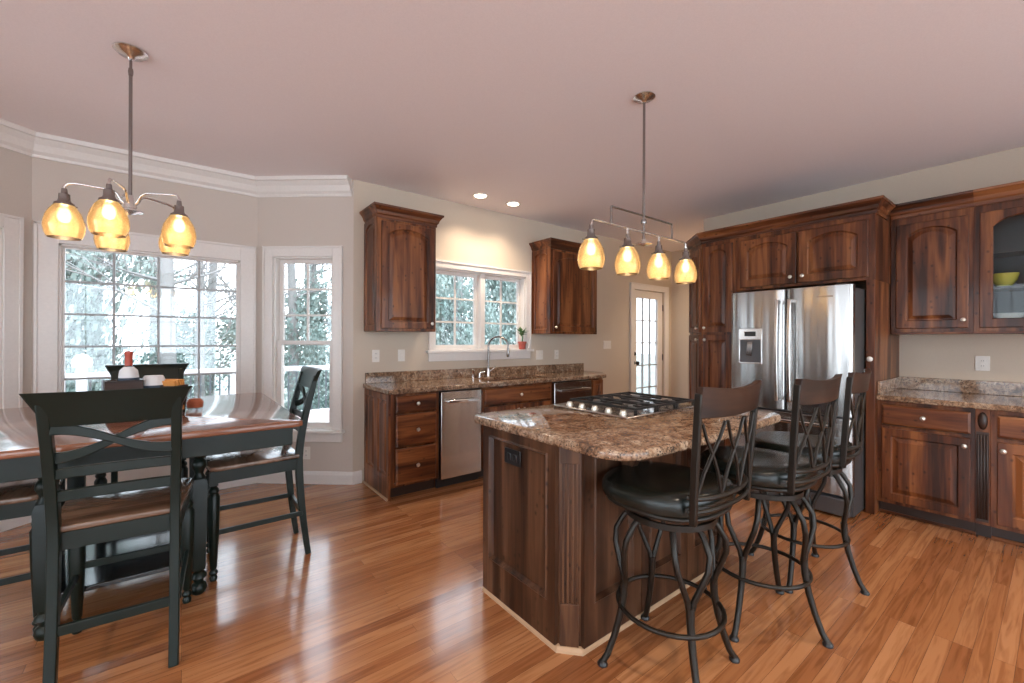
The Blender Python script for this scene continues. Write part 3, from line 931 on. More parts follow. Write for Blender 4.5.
fc = thing('fridge_cabinet', 'wooden cabinet with two arched doors above and around the refrigerator', 'cabinet', (XF, 1.926, 0), Q)
wF = 1.926 - 0.887
b = MB()
b.box(0, wF, 0.02, XR - XF - 0.002, 1.80, 2.31)
face_frame(b, wF, 1.80, 2.31, [(1.80, 1.83), (2.27, 2.31)], [], sw=0.05)
b.build('body', 'alder_v', fc, bevel=0.0015)
b = MB(); b.box(wF - 0.055, wF, 0.0, XR - XF - 0.002, 0.0, 1.80)
b.build('side_panel', 'alder_v', fc, bevel=0.002)
MB().box(0.0, 0.02, 0.02, XR - XF - 0.01, 0.0, 1.80).build('inner_panel', 'alder_v', fc)
door(fc, 0.045, 0.51, 1.825, 2.265, 0.475, 1.88, rise=0.055, st=0.065)
door(fc, 0.53, 1.0, 1.825, 2.265, 0.565, 1.88, rise=0.055, st=0.065)
b = MB().sweep([(-0.337 - 0.30, XR - XF - 0.004), (-0.337 - 0.30, 0.30), (-0.337, 0), (wF, 0), (wF, XR - XU)], crown_prof(2.418))
b.build('crown', 'alder_h', fc)
b = MB(); b.prism([(-0.337, 0.004), (wF - 0.004, 0.004), (wF - 0.004, XR - XF - 0.002), (-0.633, XR - XF - 0.002), (-0.633, 0.302)], 2.312, 2.413)
b.build('top', 'alder_h', fc)
kn = thing('wall_hook', 'small pale round knob on the front edge of the panel right of the refrigerator', 'hook', (XF, 0.912, 1.19), Q)
MB().lathe([(0.007, 0.0), (0.007, -0.015), (0.016, -0.02), (0.021, -0.034), (0.014, -0.046), (0.0005, -0.05)], n=16, ax='y').build('knob', 'vent', kn, smooth=True)

# refrigerator : local x 0..0.88 from y=1.80 to 0.92
fr = thing('refrigerator', 'stainless steel french door refrigerator with water dispenser', 'refrigerator', (3.93, 1.830, 0), Q)
wR = 0.885
MB().box(0.008, wR - 0.008, 0.0, 0.88, 0.02, 1.728).build('body', 'grey', fr, bevel=0.004)
def bowed(x0, x1, z0, z1, name, bow=0.018, th=0.07, round_=0.03, n=10):
    b = MB(); ls = []
    prof = []
    w = x1 - x0
    for k in range(n + 1):
        u = k / n
        # rounded ends and a gentle bow
        x = x0 + w * u
        e = min(u, 1 - u) * w
        d = th - bow * (2 * u - 1) ** 2
        if e < round_: d -= round_ * (1 - math.sqrt(max(0, 1 - (1 - e / round_) ** 2)))
        prof.append((x, -d))
    xs = [x0 + round_ * q for q in (0, 0.1, 0.3, 0.6, 1)] + [x0 + round_ + (w - 2 * round_) * k / 8 for k in range(1, 8)] + [x1 - round_ * q for q in (1, 0.6, 0.3, 0.1, 0)]
    poly = []
    for x in xs:
        u = (x - x0) / w; e = min(u, 1 - u) * w
        d = th - bow * (2 * u - 1) ** 2
        if e < round_: d -= round_ * (1 - math.sqrt(max(0, 1 - (1 - e / round_) ** 2)))
        poly.append((x, -d))
    poly += [(x1, -0.002), (x0, -0.002)]
    b.prism(poly, z0, z1)
    return b.build(name, 'steel', fr, bevel=0.003)
dL = bowed(0.0, wR / 2 - 0.003, 0.765, 1.748, 'door')
dRt = bowed(wR / 2 + 0.003, wR, 0.765, 1.748, 'door')
dz = bowed(0.0, wR, 0.175, 0.750, 'freezer_drawer')
def bar(par, x, z0, z1):
    b = MB()
    pts = [(x, -0.105 - 0.018 * math.sin(PI * k / 14), z0 + (z1 - z0) * k / 14) for k in range(15)]
    b.strip(pts, 0.022, 0.026, up=(0, 1, 0.001))
    b.box(x - 0.011, x + 0.011, -0.105, -0.045, z0, z0 + 0.03); b.box(x - 0.011, x + 0.011, -0.105, -0.045, z1 - 0.03, z1)
    b.build('handle', 'chrome', par, bevel=0.005)
bar(dL, wR / 2 - 0.045, 0.84, 1.66); bar(dRt, wR / 2 + 0.045, 0.84, 1.66)
b = MB()
b.strip([(0.10 + (wR - 0.2) * k / 12, -0.115 - 0.010 * math.sin(PI * k / 12), 0.69) for k in range(13)], 0.026, 0.022)
b.box(0.10, 0.13, -0.115, -0.05, 0.68, 0.70); b.box(wR - 0.13, wR - 0.10, -0.115, -0.05, 0.68, 0.70)
b.build('handle', 'chrome', dz, bevel=0.005)
# dispenser
b = MB()
x0, x1, z0, z1 = 0.085, 0.275, 1.13, 1.43
b.box(x0, x1, -0.078, -0.05, 1.335, z1); b.box(x0, x0 + 0.012, -0.078, -0.05, z0, 1.335); b.box(x1 - 0.012, x1, -0.078, -0.05, z0, 1.335); b.box(x0, x1, -0.078, -0.05, z0, z0 + 0.014)
dp = b.build('water_dispenser', 'chrome', dL, bevel=0.003)
MB().box(x0 + 0.012, x1 - 0.012, -0.074, -0.062, z0 + 0.014, 1.335).build('recess', 'grey', dp)
MB().box(x0 + 0.05, x1 - 0.05, -0.0805, -0.077, 1.365, 1.405).build('display', 'black', dp)
MB().strip([(x0 + 0.095, -0.08, 1.32), (x0 + 0.095, -0.088, 1.26), (x0 + 0.085, -0.08, 1.20)], 0.012, 0.045, up=(0, 1, 0)).build('paddle', 'gun', dp, bevel=0.003)
MB().box(wR - 0.22, wR - 0.12, -0.0705, -0.068, 1.66, 1.672).build('badge', 'gun', dRt)
MB().box(0.02, wR - 0.02, -0.045, -0.01, 0.02, 0.15).build('toe_grille', 'grey', fr, bevel=0.01)
MB().box(0.03, 0.11, -0.04, 0.05, 1.728, 1.758).build('hinge_cover', 'grey', fr, bevel=0.005)
MB().box(wR - 0.11, wR - 0.03, -0.04, 0.05, 1.728, 1.758).build('hinge_cover', 'grey', fr, bevel=0.005)

# right base cabinets, from y = 0.865 forward (toward the camera)
def right_base(lab, y0, w, two=False):
    t = thing('base_cabinet', lab, 'cabinet', (XB, y0, 0), Q)
    b = MB(); b.box(0, w, 0.02, XR - XB - 0.002, 0.10, 0.875)
    face_frame(b, w, 0.10, 0.875, [(0.10, 0.13), (0.845, 0.875), (0.665, 0.69)], [], sw=0.03)
    b.build('body', 'alder_v', t, bevel=0.0015)
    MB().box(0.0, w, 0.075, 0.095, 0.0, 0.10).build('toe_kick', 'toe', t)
    MB().box(0.0, w, 0.062, 0.075, 0.0, 0.02).build('shoe_moulding', 'alder_h', t, bevel=0.003)
    return t
t = right_base('wooden base cabinet with one drawer and one door next to the refrigerator panel', 0.885, 0.514)
drawer(t, 0.03, 0.495, 0.70, 0.845)
door(t, 0.03, 0.495, 0.125, 0.668, 0.468, 0.615, st=0.055)
t = right_base('wooden base cabinet right of the dark spindle stile, cut by photo edge', 0.30, 0.60)
drawer(t, 0.03, 0.565, 0.70, 0.84)
door(t, 0.03, 0.565, 0.125, 0.668, 0.058, 0.615, st=0.065)
# pilaster between the two
t = thing('cabinet_pilaster', 'narrow dark stile with carved oval between the two right base cabinets', 'cabinet pilaster', (XB, 0.370, 0), Q)
MB().box(0.0, 0.069, 0.0, 0.60, 0.10, 0.875).build('body', 'alder_v', t, bevel=0.002)
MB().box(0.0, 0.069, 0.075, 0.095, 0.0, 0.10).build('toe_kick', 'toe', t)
b = MB()
b.box(0.006, 0.063, -0.006, 0.0, 0.12, 0.72)
for q in range(4): b.lathe([(0.0001, 0.135), (0.006, 0.14), (0.006, 0.70), (0.0001, 0.705)], (0.014 + 0.0137 * q, -0.006, 0), n=10)
b.build('fluting', 'toe', t, smooth=True)
b = MB(); b.lathe([(0.001, 0.735), (0.012, 0.742), (0.021, 0.765), (0.024, 0.795), (0.021, 0.825), (0.012, 0.848), (0.001, 0.855)], (0.0345, 0.0, 0), n=16)
b.build('carved_oval', 'toe', t, smooth=True)

t = thing('countertop', 'brown and green granite countertop with backsplash right of the refrigerator', 'countertop')
MB().box(XB - 0.035, XR, -0.301, 0.885, 0.876, 0.915).build('slab', 'granite', t, bevel=0.006)
MB().box(XR - 0.022, XR, -0.301, 0.885, 0.915, 1.02).build('backsplash', 'granite', t, bevel=0.003)
MB().box(XB + 0.0, XR - 0.022, 0.863, 0.885, 0.915, 1.02).build('side_splash', 'granite', t, bevel=0.003)

# right wall cabinets
dU = XR - XU - 0.002
t = thing('wall_cabinet', 'wooden wall cabinet with arched solid door next to the refrigerator', 'cabinet', (XU, 0.885, 0), Q)
b = MB(); b.box(0, 0.47, 0.02, dU, 1.40, 2.33); face_frame(b, 0.47, 1.40, 2.33, [(1.40, 1.43), (2.26, 2.33)], [], sw=0.03)
b.build('body', 'alder_v', t, bevel=0.0015)
door(t, 0.035, 0.445, 1.43, 2.275, 0.42, 1.49, rise=0.06, st=0.06)
MB().box(0.0, 0.47, -0.012, dU, 1.385, 1.40).build('light_rail', 'alder_h', t, bevel=0.003)
MB().sweep([(0.0, 0), (0.47, 0)], crown_prof(2.445)).build('crown', 'alder_h', t)
MB().box(0.0, 0.47, 0.0, dU, 2.332, 2.443).build('top', 'alder_h', t)

t = thing('display_cabinet', 'wooden wall cabinet with arched glass doors showing bowls and plates', 'cabinet', (XU, 0.415, 0), Q)
wG = 0.95
b = MB()
b.box(0, 0.02, 0.02, dU, 1.40, 2.33); b.box(wG - 0.02, wG, 0.02, dU, 1.40, 2.33)
b.box(0, wG, 0.02, dU, 2.31, 2.33); b.box(0, wG, 0.02, dU, 1.40, 1.42)
face_frame(b, wG, 1.40, 2.33, [(1.40, 1.43), (2.26, 2.33)], [wG / 2], sw=0.03)
b.build('body', 'alder_v', t, bevel=0.0015)
MB().box(0.02, wG - 0.02, dU - 0.01, dU, 1.42, 2.31).build('back_panel', 'cabin', t)
for z in (1.60, 1.72, 1.98):
    if z == 1.60: continue
    MB().box(0.02, wG - 0.02, 0.03, dU - 0.01, z - 0.009, z + 0.009).build('shelf', 'cabin', t)
for x0, x1, kx in ((0.03, 0.46, 0.43), (0.49, 0.92, 0.52)):
    b = MB(); door_mesh(b, x0, x1, 1.43, 2.275, rise=0.06, st=0.06, glass=True)
    d = b.build('door', 'alder_v', t)
    knob(d, kx, 1.49)
    b = MB(); lp = arch_loop(x0 + 0.05, x1 - 0.05, 1.48, 2.24, 0.06, 0.0)
    b.loops([lp, [(p[0], 0.004, p[2]) for p in lp]], cap0=True, cap1=True)
    b.build('pane', 'clear', d)
MB().box(0.0, wG, -0.012, dU, 1.385, 1.40).build('light_rail', 'alder_h', t, bevel=0.003)
MB().sweep([(0.0, 0), (wG, 0)], crown_prof(2.445)).build('crown', 'alder_h', t)
MB().box(0.0, wG, 0.0, dU, 2.332, 2.443).build('top', 'alder_h', t)
def bowl_thing(lab, x, y, z, r, h, m, name='bowl', cat='bowl'):
    o = MB().lathe([(0.0001, 0), (r * 0.45, 0), (r * 0.5, 0.008), (r * 0.85, h * 0.5), (r, h), (r * 0.96, h), (r * 0.8, h * 0.5), (r * 0.4, 0.016), (0.0001, 0.014)], n=28).build(name, m, smooth=True)
    o.location = (x, y, z); tag(o, lab, cat); return o
bowl_thing('yellow green ceramic bowl on the glass cabinet middle shelf', 4.82, 0.275, 1.730, 0.075, 0.10, 'yellow')
bowl_thing('white bowl right of the yellow bowl in the glass cabinet', 4.82, 0.10, 1.730, 0.07, 0.06, 'vent')
for k in range(5):
    nm = ['bottom', 'second', 'third', 'fourth', 'top'][k]
    o = MB().lathe([(0.0001, 0), (0.07, 0), (0.115, 0.010), (0.115, 0.014), (0.07, 0.006), (0.0001, 0.006)], n=28).build('plate', 'vent', smooth=True)
    o.location = (4.82, 0.25, 1.4215 + 0.0125 * k)
    tag(o, nm + ' white plate of the stack low in the glass cabinet', 'plate', 'stacked plates in the glass cabinet')
bowl_thing('white bowl on top of the plate stack in the glass cabinet', 4.82, 0.25, 1.4865, 0.085, 0.05, 'vent')
X4, _ = frame_of((XR, 2.67), (XR, -3.2))
plate(X4, 2.67 - 0.395, 1.155, 'white outlet plate above the right granite counter', w=0.078)

# ------------------------------------------------------------------ island
isl = thing('kitchen_island', 'dark brown wooden kitchen island with panelled end and chamfered corner', 'kitchen island')
IX0, IX1, IY0, IY1, CH = 1.285, 2.62, 1.26, 1.885, 0.062
foot = [(IX0, IY1), (IX0, IY0 + CH + 0.005), (IX0 + CH, IY0), (IX1 - CH, IY0), (IX1, IY0 + CH), (IX1, IY1)]
MB().prism(foot, 0.0, 0.876).build('body', 'alder_iv', isl, bevel=0.002)
# end panel facing -x : frame local x -> world -y
XE = Matrix(((0, 1, 0, IX0), (-1, 0, 0, IY1), (0, 0, 1, 0), (0, 0, 0, 1)))
wE = IY1 - IY0 - CH - 0.01
b = MB(XE)
def flat_panel(b, x0, x1, z0, z1, ly=0.020, st=0.05, bot=0.17):
    o = lambda a_, b_, c_, d_, y: [(a_, y, c_), (b_, y, c_), (b_, y, d_), (a_, y, d_)]
    b.loops([o(x0, x1, z0, z1, 0), o(x0, x1, z0, z1, -ly), o(x0 + st, x1 - st, z0 + bot, z1 - st * 0.8, -ly),
             o(x0 + st + 0.008, x1 - st - 0.008, z0 + bot + 0.008, z1 - st * 0.8 - 0.008, -ly - 0.005),
             o(x0 + st + 0.020, x1 - st - 0.020, z0 + bot + 0.020, z1 - st * 0.8 - 0.020, -0.001)], cap1=True, cap0=True)
flat_panel(b, 0.0, wE, 0.02, 0.874)
b.build('end_panel', 'alder_iv', isl)
# long side facing the stools (-y): three panels
XL2 = Matrix(((1, 0, 0, IX0 + CH), (0, 1, 0, IY0), (0, 0, 1, 0), (0, 0, 0, 1)))
wL = IX1 - IX0 - 2 * CH
for k in range(3):
    b = MB(XL2); flat_panel(b, wL * k / 3 + 0.002, wL * (k + 1) / 3 - 0.002, 0.02, 0.874, st=0.06)
    b.build('side_panel', 'alder_iv', isl)
# fluted corner post on the chamfer
XC = Matrix(((math.cos(-PI / 4 - 0.03), -math.sin(-PI / 4 - 0.03), 0, IX0), (math.sin(-PI / 4 - 0.03), math.cos(-PI / 4 - 0.03), 0, IY0 + CH + 0.005), (0, 0, 1, 0), (0, 0, 0, 1)))
b = MB(XC)
b.box(0.004, 0.084, -0.010, 0.0, 0.02, 0.20)
b.box(0.004, 0.084, -0.010, 0.0, 0.80, 0.874)
for q in (0.012, 0.032, 0.052, 0.070):
    b.box(q, q + 0.009, -0.008, 0.0, 0.20, 0.80)
b.build('corner_post', 'alder_iv', isl, bevel=0.002)
SHM = [(0.0, 0.0), (0.026, 0.0), (0.024, 0.010), (0.014, 0.020), (0.0, 0.022)]
MB().sweep([(IX0, IY1), (IX0, IY0 + CH + 0.005), (IX0 + CH, IY0), (IX1 - CH, IY0), (IX1, IY0 + CH), (IX1, IY1)], SHM).build('shoe_moulding', 'shoe', isl)
# overhang brackets
for x in (1.62, 2.28):
    b = MB(); b.prism([(IY0 - 0.012, 0.875), (IY0 - 0.22, 0.875), (IY0 - 0.21, 0.85), (IY0 - 0.10, 0.80), (IY0 - 0.04, 0.70), (IY0 - 0.012, 0.66)], x - 0.02, x + 0.02, axis='x')
    b.build('bracket', 'alder_iv', isl, bevel=0.003)
# drawer side facing the sink
XBk = Matrix(((-1, 0, 0, IX1), (0, -1, 0, IY1), (0, 0, 1, 0), (0, 0, 0, 1)))
for k in range(3):
    x0 = 0.03 + (IX1 - IX0 - 0.03) * k / 3; x1 = x0 + (IX1 - IX0 - 0.03) / 3 - 0.03
    b = MB(XBk); door_mesh(b, x0, x1, 0.13, 0.84); d = b.build('door', 'alder_iv', isl)
    knob(d, x0 + 0.03, 0.78, -0.02, XBk)

def round_poly(x0, x1, y0, y1, r, bow=0.0, n=8):
    pts = []
    for cx_, cy_, a0, rr in ((x1 - r[1], y1 - r[1], 0, r[1]), (x0 + r[0], y1 - r[0], 90, r[0]), (x0 + r[3], y0 + r[3], 180, r[3]), (x1 - r[2], y0 + r[2], 270, r[2])):
        for k in range(n + 1):
            a = R(a0 + 90 * k / n)
            pts.append((cx_ + rr * math.cos(a), cy_ + rr * math.sin(a)))
    if bow:
        out = []
        for i, p in enumerate(pts):
            out.append(p)
            q = pts[(i + 1) % len(pts)]
            if abs(p[1] - y0) < 1e-4 and abs(q[1] - y0) < 1e-4 and abs(q[0] - p[0]) > 0.5:
                for k in range(1, 16):
                    u = k / 16
                    out.append((p[0] + (q[0] - p[0]) * u, y0 - bow * 4 * u * (1 - u)))
        pts = out
    return pts
def slab(b, pts, z0, z1, e=0.008):
    n = len(pts)
    def off(d):
        out = []
        for i, p in enumerate(pts):
            a = Vector(pts[i - 1]); c_ = Vector(pts[(i + 1) % n]); t_ = (c_ - a).normalized()
            out.append((p[0] - t_.y * d, p[1] + t_.x * d))
        return out
    L = []
    for d, z in ((e, z0), (e * 0.3, z0 + e * 0.3), (0, z0 + e), (0, z1 - e), (e * 0.3, z1 - e * 0.3), (e, z1)):
        L.append([(x, y, z) for x, y in off(d)])
    return b.loops(L, True, True, True)
b = MB(); slab(b, round_poly(1.245, 2.72, 0.955, 2.01, (0.09, 0.10, 0.13, 0.16), bow=0.02), 0.877, 0.917, 0.012)
o = b.build('island_countertop', 'granite', smooth=True)
tag(o, 'brown speckled granite slab with rounded corners on the island', 'countertop')
ZI = 0.917
# black outlet on the island end
t = plate(XE, 0.30 - 0.03, 0.735, 'black double outlet on the island end panel', w=0.125, h=0.075, rot=True, m='black')
t.matrix_world = XE @ Matrix.Translation((0.235, -0.003, 0.755))

# cooktop
ck = thing('gas_cooktop', 'stainless steel gas cooktop with black grates set in the island', 'cooktop', (1.82, 1.38, ZI))
cw, cd = 0.735, 0.56
MB().box(0, cw, 0, cd, 0.0, 0.012).build('tray', 'steel2', ck, bevel=0.006)
for i, (x, y, r) in enumerate(((0.25, 0.14, 0.04), (0.25, 0.41, 0.035), (0.44, 0.275, 0.055), (0.63, 0.14, 0.035), (0.63, 0.41, 0.04))):
    MB().lathe([(r * 1.3, 0.012), (r * 1.2, 0.022), (r, 0.024), (r, 0.034), (0.0001, 0.036)], (x, y, 0), n=20).build('burner', 'cap', ck, smooth=True)
for i, (x0, x1) in enumerate(((0.125, 0.325), (0.33, 0.52), (0.525, 0.725))):
    b = MB()
    zz0, zz1 = 0.030, 0.042
    y0, y1 = 0.04, cd - 0.02
    for y in (y0, y1 - 0.014, (y0 + y1) / 2 - 0.007): b.box(x0, x1, y, y + 0.010, zz0, zz1)
    for x in (x0, x1 - 0.014): b.box(x, x + 0.010, y0, y1, zz0, zz1)
    xm = (x0 + x1) / 2
    b.box(xm - 0.006, xm + 0.006, y0, y0 + 0.09, zz0, zz1); b.box(xm - 0.006, xm + 0.006, y1 - 0.09, y1, zz0, zz1)
    b.box(xm - 0.006, xm + 0.006, y0 + 0.17, y1 - 0.17, zz0, zz1)
    for y in (0.14, 0.41):
        b.box(x0, x0 + 0.06, y - 0.006, y + 0.006, zz0, zz1); b.box(x1 - 0.06, x1, y - 0.006, y + 0.006, zz0, zz1)
    for x in (x0, x1 - 0.014):
        for y in (y0, y1 - 0.014): b.box(x, x + 0.014, y, y + 0.014, 0.012, zz0)
    b.build('grate', 'iron', ck, bevel=0.002)
for k in range(5):
    MB().lathe([(0.021, 0.012), (0.021, 0.018), (0.017, 0.020), (0.016, 0.030), (0.014, 0.033), (0.0001, 0.033)], (0.062, 0.075 + 0.10 * k, 0), n=18).build('knob', 'knob', ck, smooth=True)

# ------------------------------------------------------------------ bar stools
def se(a, p, n):   # superellipse radius factor
    return 1.0 / (abs(math.cos(a)) ** p + abs(math.sin(a)) ** p) ** (1 / p)
def make_stool(base_rot):
    t = thing('bar_stool', 'x', 'bar stool', group='bar stools along the island')
    # swivelling upper half is modelled facing +y in local space; the legs are turned by base_rot
    def ring(z, fx, fy, n=32, y0=0.0, p=2.6):
        return [(fx * se(2 * PI * k / n, p, n) * math.cos(2 * PI * k / n), y0 + fy * se(2 * PI * k / n, p, n) * math.sin(2 * PI * k / n), z) for k in range(n)]
    b = MB()
    prof = [(0.90, 0.690), (0.985, 0.696), (1.0, 0.712), (1.0, 0.728), (0.985, 0.742), (0.93, 0.756), (0.80, 0.760), (0.55, 0.757), (0.25, 0.752)]
    b.loops([[(x, y, z + (0.012 * (abs(y) / 0.22) ** 2 - 0.010 * (y / 0.22) if z > 0.73 else 0)) for x, y, z in ring(z, 0.248 * s, 0.235 * s, y0=0.018)] for s, z in prof], cap0=True, cap1=True)
    b.build('seat', 'leather', t, smooth=True)
    b = MB(); b.tube(ring(0.682, 0.225, 0.218, y0=0.012), 0.011, 8, closed=True); b.build('seat_ring', 'bronze', t, smooth=True)
    b = MB(); b.lathe([(0.0001, 0.640), (0.12, 0.640), (0.12, 0.662), (0.10, 0.672), (0.0001, 0.672)], n=24)
    b.lathe([(0.165, 0.615), (0.178, 0.615), (0.178, 0.638), (0.165, 0.638), (0.165, 0.615)], n=32)
    for a in (0, 90, 180, 270):
        ca, sa = math.cos(R(a)), math.sin(R(a))
        b.strip([(ca * 0.02, sa * 0.02, 0.632), (ca * 0.17, sa * 0.17, 0.632)], 0.012, 0.03)
        b.strip([(ca * 0.10, sa * 0.10, 0.668), (ca * 0.215, sa * 0.215, 0.678)], 0.008, 0.03)
    b.build('swivel_plate', 'bronze', t, smooth=True)
    # back posts
    def back_y(z):   # lean
        return -0.215 - 0.030 * max(0, (z - 0.70) / 0.45) ** 1.2
    def curve_y(x, z):
        return back_y(z) - 0.030 * (1 - (x / 0.215) ** 2)
    for s in (-1, 1):
        pts = [(s * (0.200 + 0.018 * k / 10), back_y(0.69 + 0.46 * k / 10), 0.69 + 0.46 * k / 10) for k in range(11)]
        MB().strip(pts, 0.026, 0.018, up=(0, 1, 0)).build('back_post', 'bronze', t, bevel=0.004)
    # crest rail
    b = MB()
    ls = []
    n = 12
    for k in range(n + 1):
        x = -0.222 + 0.444 * k / n
        u = x / 0.222
        za = 1.062 + 0.004 * u * u; zb_ = 1.158 + 0.014 * u * u
        ya, yb = curve_y(x * 0.96, za), curve_y(x * 0.96, zb_)
        ls.append([(x, ya - 0.012, za), (x, ya + 0.012, za), (x, yb + 0.010, zb_ - 0.012), (x, yb + 0.012, zb_), (x, yb - 0.018, zb_ + 0.004), (x, yb - 0.014, zb_ - 0.014)])
    b.loops(ls, True, True, True)
    b.build('crest_rail', 'crestwood', t, bevel=0.003)
    # criss-cross rods between the crest and the lower back ring
    pts = [(0.205 * math.sin(R(a)), -0.195 - 0.055 * math.cos(R(a)) , 0.785 - 0.01 * math.cos(R(a))) for a in range(-90, 91, 12)]
    MB().tube(pts, 0.0095, 8).build('back_ring', 'bronze', t, smooth=True)
    pts = [(0.205 * math.sin(R(a)), -0.20 - 0.050 * math.cos(R(a)) , 0.735) for a in range(-90, 91, 12)]
    MB().tube(pts, 0.0085, 8).build('back_ring', 'bronze', t, smooth=True)
    def arc(x0, x1, z0, z1, up_=True, m=9):
        return [(x0 + (x1 - x0) * k / m, curve_y(x0 + (x1 - x0) * k / m, z0 + (z1 - z0) * k / m) , z0 + (z1 - z0) * k / m) for k in range(m + 1)]
    w3 = 0.40 / 3
    for i in range(3):
        xa = -0.20 + w3 * i
        # inverted-V lancets: narrow loops rising from the back ring and crossing
        for sg in (0, 1):
            X_ = lambda q: xa + w3 * (q if sg == 0 else 1 - q)
            MB().tube(arc(X_(0.06), X_(0.26), 1.045, 0.985, m=3) + arc(X_(0.26), X_(0.5), 0.985, 0.935, m=3)[1:] + arc(X_(0.5), X_(0.76), 0.935, 0.87, m=3)[1:] + arc(X_(0.76), X_(0.98), 0.87, 0.785, m=4)[1:], 0.0062, 6).build('cross_rod', 'bronze', t, smooth=True)
    # legs
    for i in range(4):
        A = base_rot + R(90 * i)
        def P(r, z, da=0.0): return (r * math.cos(A + da), r * math.sin(A + da), z)
        def path(da0):
            pr = [(0.150, 0.622, 1.0), (0.180, 0.590, 1.0), (0.212, 0.535, 0.95), (0.216, 0.48, 0.8), (0.203, 0.42, 0.5), (0.190, 0.365, 0.2), (0.186, 0.32, 0.05)]
            return [P(r, z, da0 * q) for r, z, q in pr]
        b = MB()
        b.tube(path(R(19)), 0.0115, 8); b.tube(path(-R(19)), 0.0115, 8)
        low = [P(0.187, 0.345), P(0.190, 0.28), P(0.205, 0.20), P(0.228, 0.12), P(0.256, 0.045), P(0.276, 0.014)]
        b.tube(low, [0.0160, 0.0150, 0.0142, 0.0135, 0.0130, 0.0135], 8)
        lg = b.build('leg', 'bronze', t, smooth=True)
        c_ = P(0.277, 0)
        MB().lathe([(0.0001, 0), (0.020, 0), (0.021, 0.008), (0.012, 0.020), (0.0001, 0.022)], (c_[0], c_[1], 0), n=14).build('foot_pad', 'black', lg, smooth=True)
    b = MB(); b.tube([(0.205 * math.cos(2 * PI * k / 36), 0.205 * math.sin(2 * PI * k / 36), 0.245) for k in range(36)], 0.0095, 8, closed=True)
    b.build('foot_ring', 'bronze', t, smooth=True)
    return t
# seat rotation and base rotation differ per stool because the seats swivel
for (x, y, rs, rb, lab) in ((1.592, 0.995, 0, 55, 'nearest bar stool, at the chamfered island corner, black seat and lattice back'),
                            (2.22, 0.905, -2, 2, 'middle bar stool of the three along the island'),
                            (2.82, 0.915, 5, 5, 'farthest bar stool, beside the refrigerator')):
    st = make_stool(R(rb - rs))
    st.location = (x, y, 0); st.rotation_euler = (0, 0, R(rs)); st['label'] = lab

# ------------------------------------------------------------------ dining table and chairs
TX, TY, TZ = -0.205, 3.115, 0.91
tb = thing('dining_table', 'square counter height dining table with reddish wood top and black base', 'dining table', (TX, TY, 0))
b = MB(); slab(b, round_poly(-0.70, 0.70, -0.73, 0.73, (0.03, 0.03, 0.03, 0.03), n=4), TZ - 0.03, TZ, 0.008)
b.build('tabletop', 'tabletop', tb, smooth=True)
b = MB()
b.box(-0.655, 0.655, -0.685, -0.663, 0.785, 0.879); b.box(-0.655, 0.655, 0.663, 0.685, 0.785, 0.879)
b.box(-0.655, -0.633, -0.663, 0.663, 0.785, 0.879); b.box(0.633, 0.655, -0.663, 0.663, 0.785, 0.879)
b.build('apron', 'blackpaint', tb, bevel=0.003)
b = MB()
b.box(-0.633, 0.633, -0.40, -0.34, 0.82, 0.879); b.box(-0.633, 0.633, 0.34, 0.40, 0.82, 0.879)
b.build('cross_beam', 'blackpaint', tb)
LX, LY = 0.275, 0.355
for sx in (-1, 1):
    for sy in (-1, 1):
        b = MB()
        x, y = sx * LX, sy * LY
        b.box(x - 0.036, x + 0.036, y - 0.036, y + 0.036, 0.76, 0.879)
        b.lathe([(0.0001, 0.765), (0.028, 0.76), (0.028, 0.72), (0.020, 0.705), (0.031, 0.69), (0.034, 0.665), (0.024, 0.645), (0.018, 0.625), (0.031, 0.60), (0.0001, 0.595)], (x, y, 0), n=18)
        q = lambda r, z: [(x + r * a, y + r * c_, z) for a, c_ in ((-1, -1), (1, -1), (1, 1), (-1, 1))]
        b.loops([q(0.027, 0.60), q(0.035, 0.57), q(0.029, 0.15), q(0.027, 0.13)], True, True, True)
        b.lathe([(0.0001, 0.135), (0.026, 0.13), (0.020, 0.115), (0.034, 0.10), (0.036, 0.088), (0.022, 0.072), (0.020, 0.06), (0.032, 0.05), (0.037, 0.03), (0.030, 0.008), (0.022, 0.0), (0.0001, 0.0)], (x, y, 0), n=18)
        b.build('leg', 'blackpaint', tb, smooth=True)
b = MB()
b.box(-LX, LX, -LY - 0.012, -LY + 0.012, 0.735, 0.785); b.box(-LX, LX, LY - 0.012, LY + 0.012, 0.735, 0.785)
b.box(-LX - 0.012, -LX + 0.012, -LY, LY, 0.735, 0.785); b.box(LX - 0.012, LX + 0.012, -LY, LY, 0.735, 0.785)
b.build('upper_rail', 'blackpaint', tb, bevel=0.003)
MB().box(-LX - 0.02, LX + 0.02, -LY - 0.02, LY + 0.02, 0.165, 0.19).build('low_shelf', 'shelf', tb, bevel=0.006)

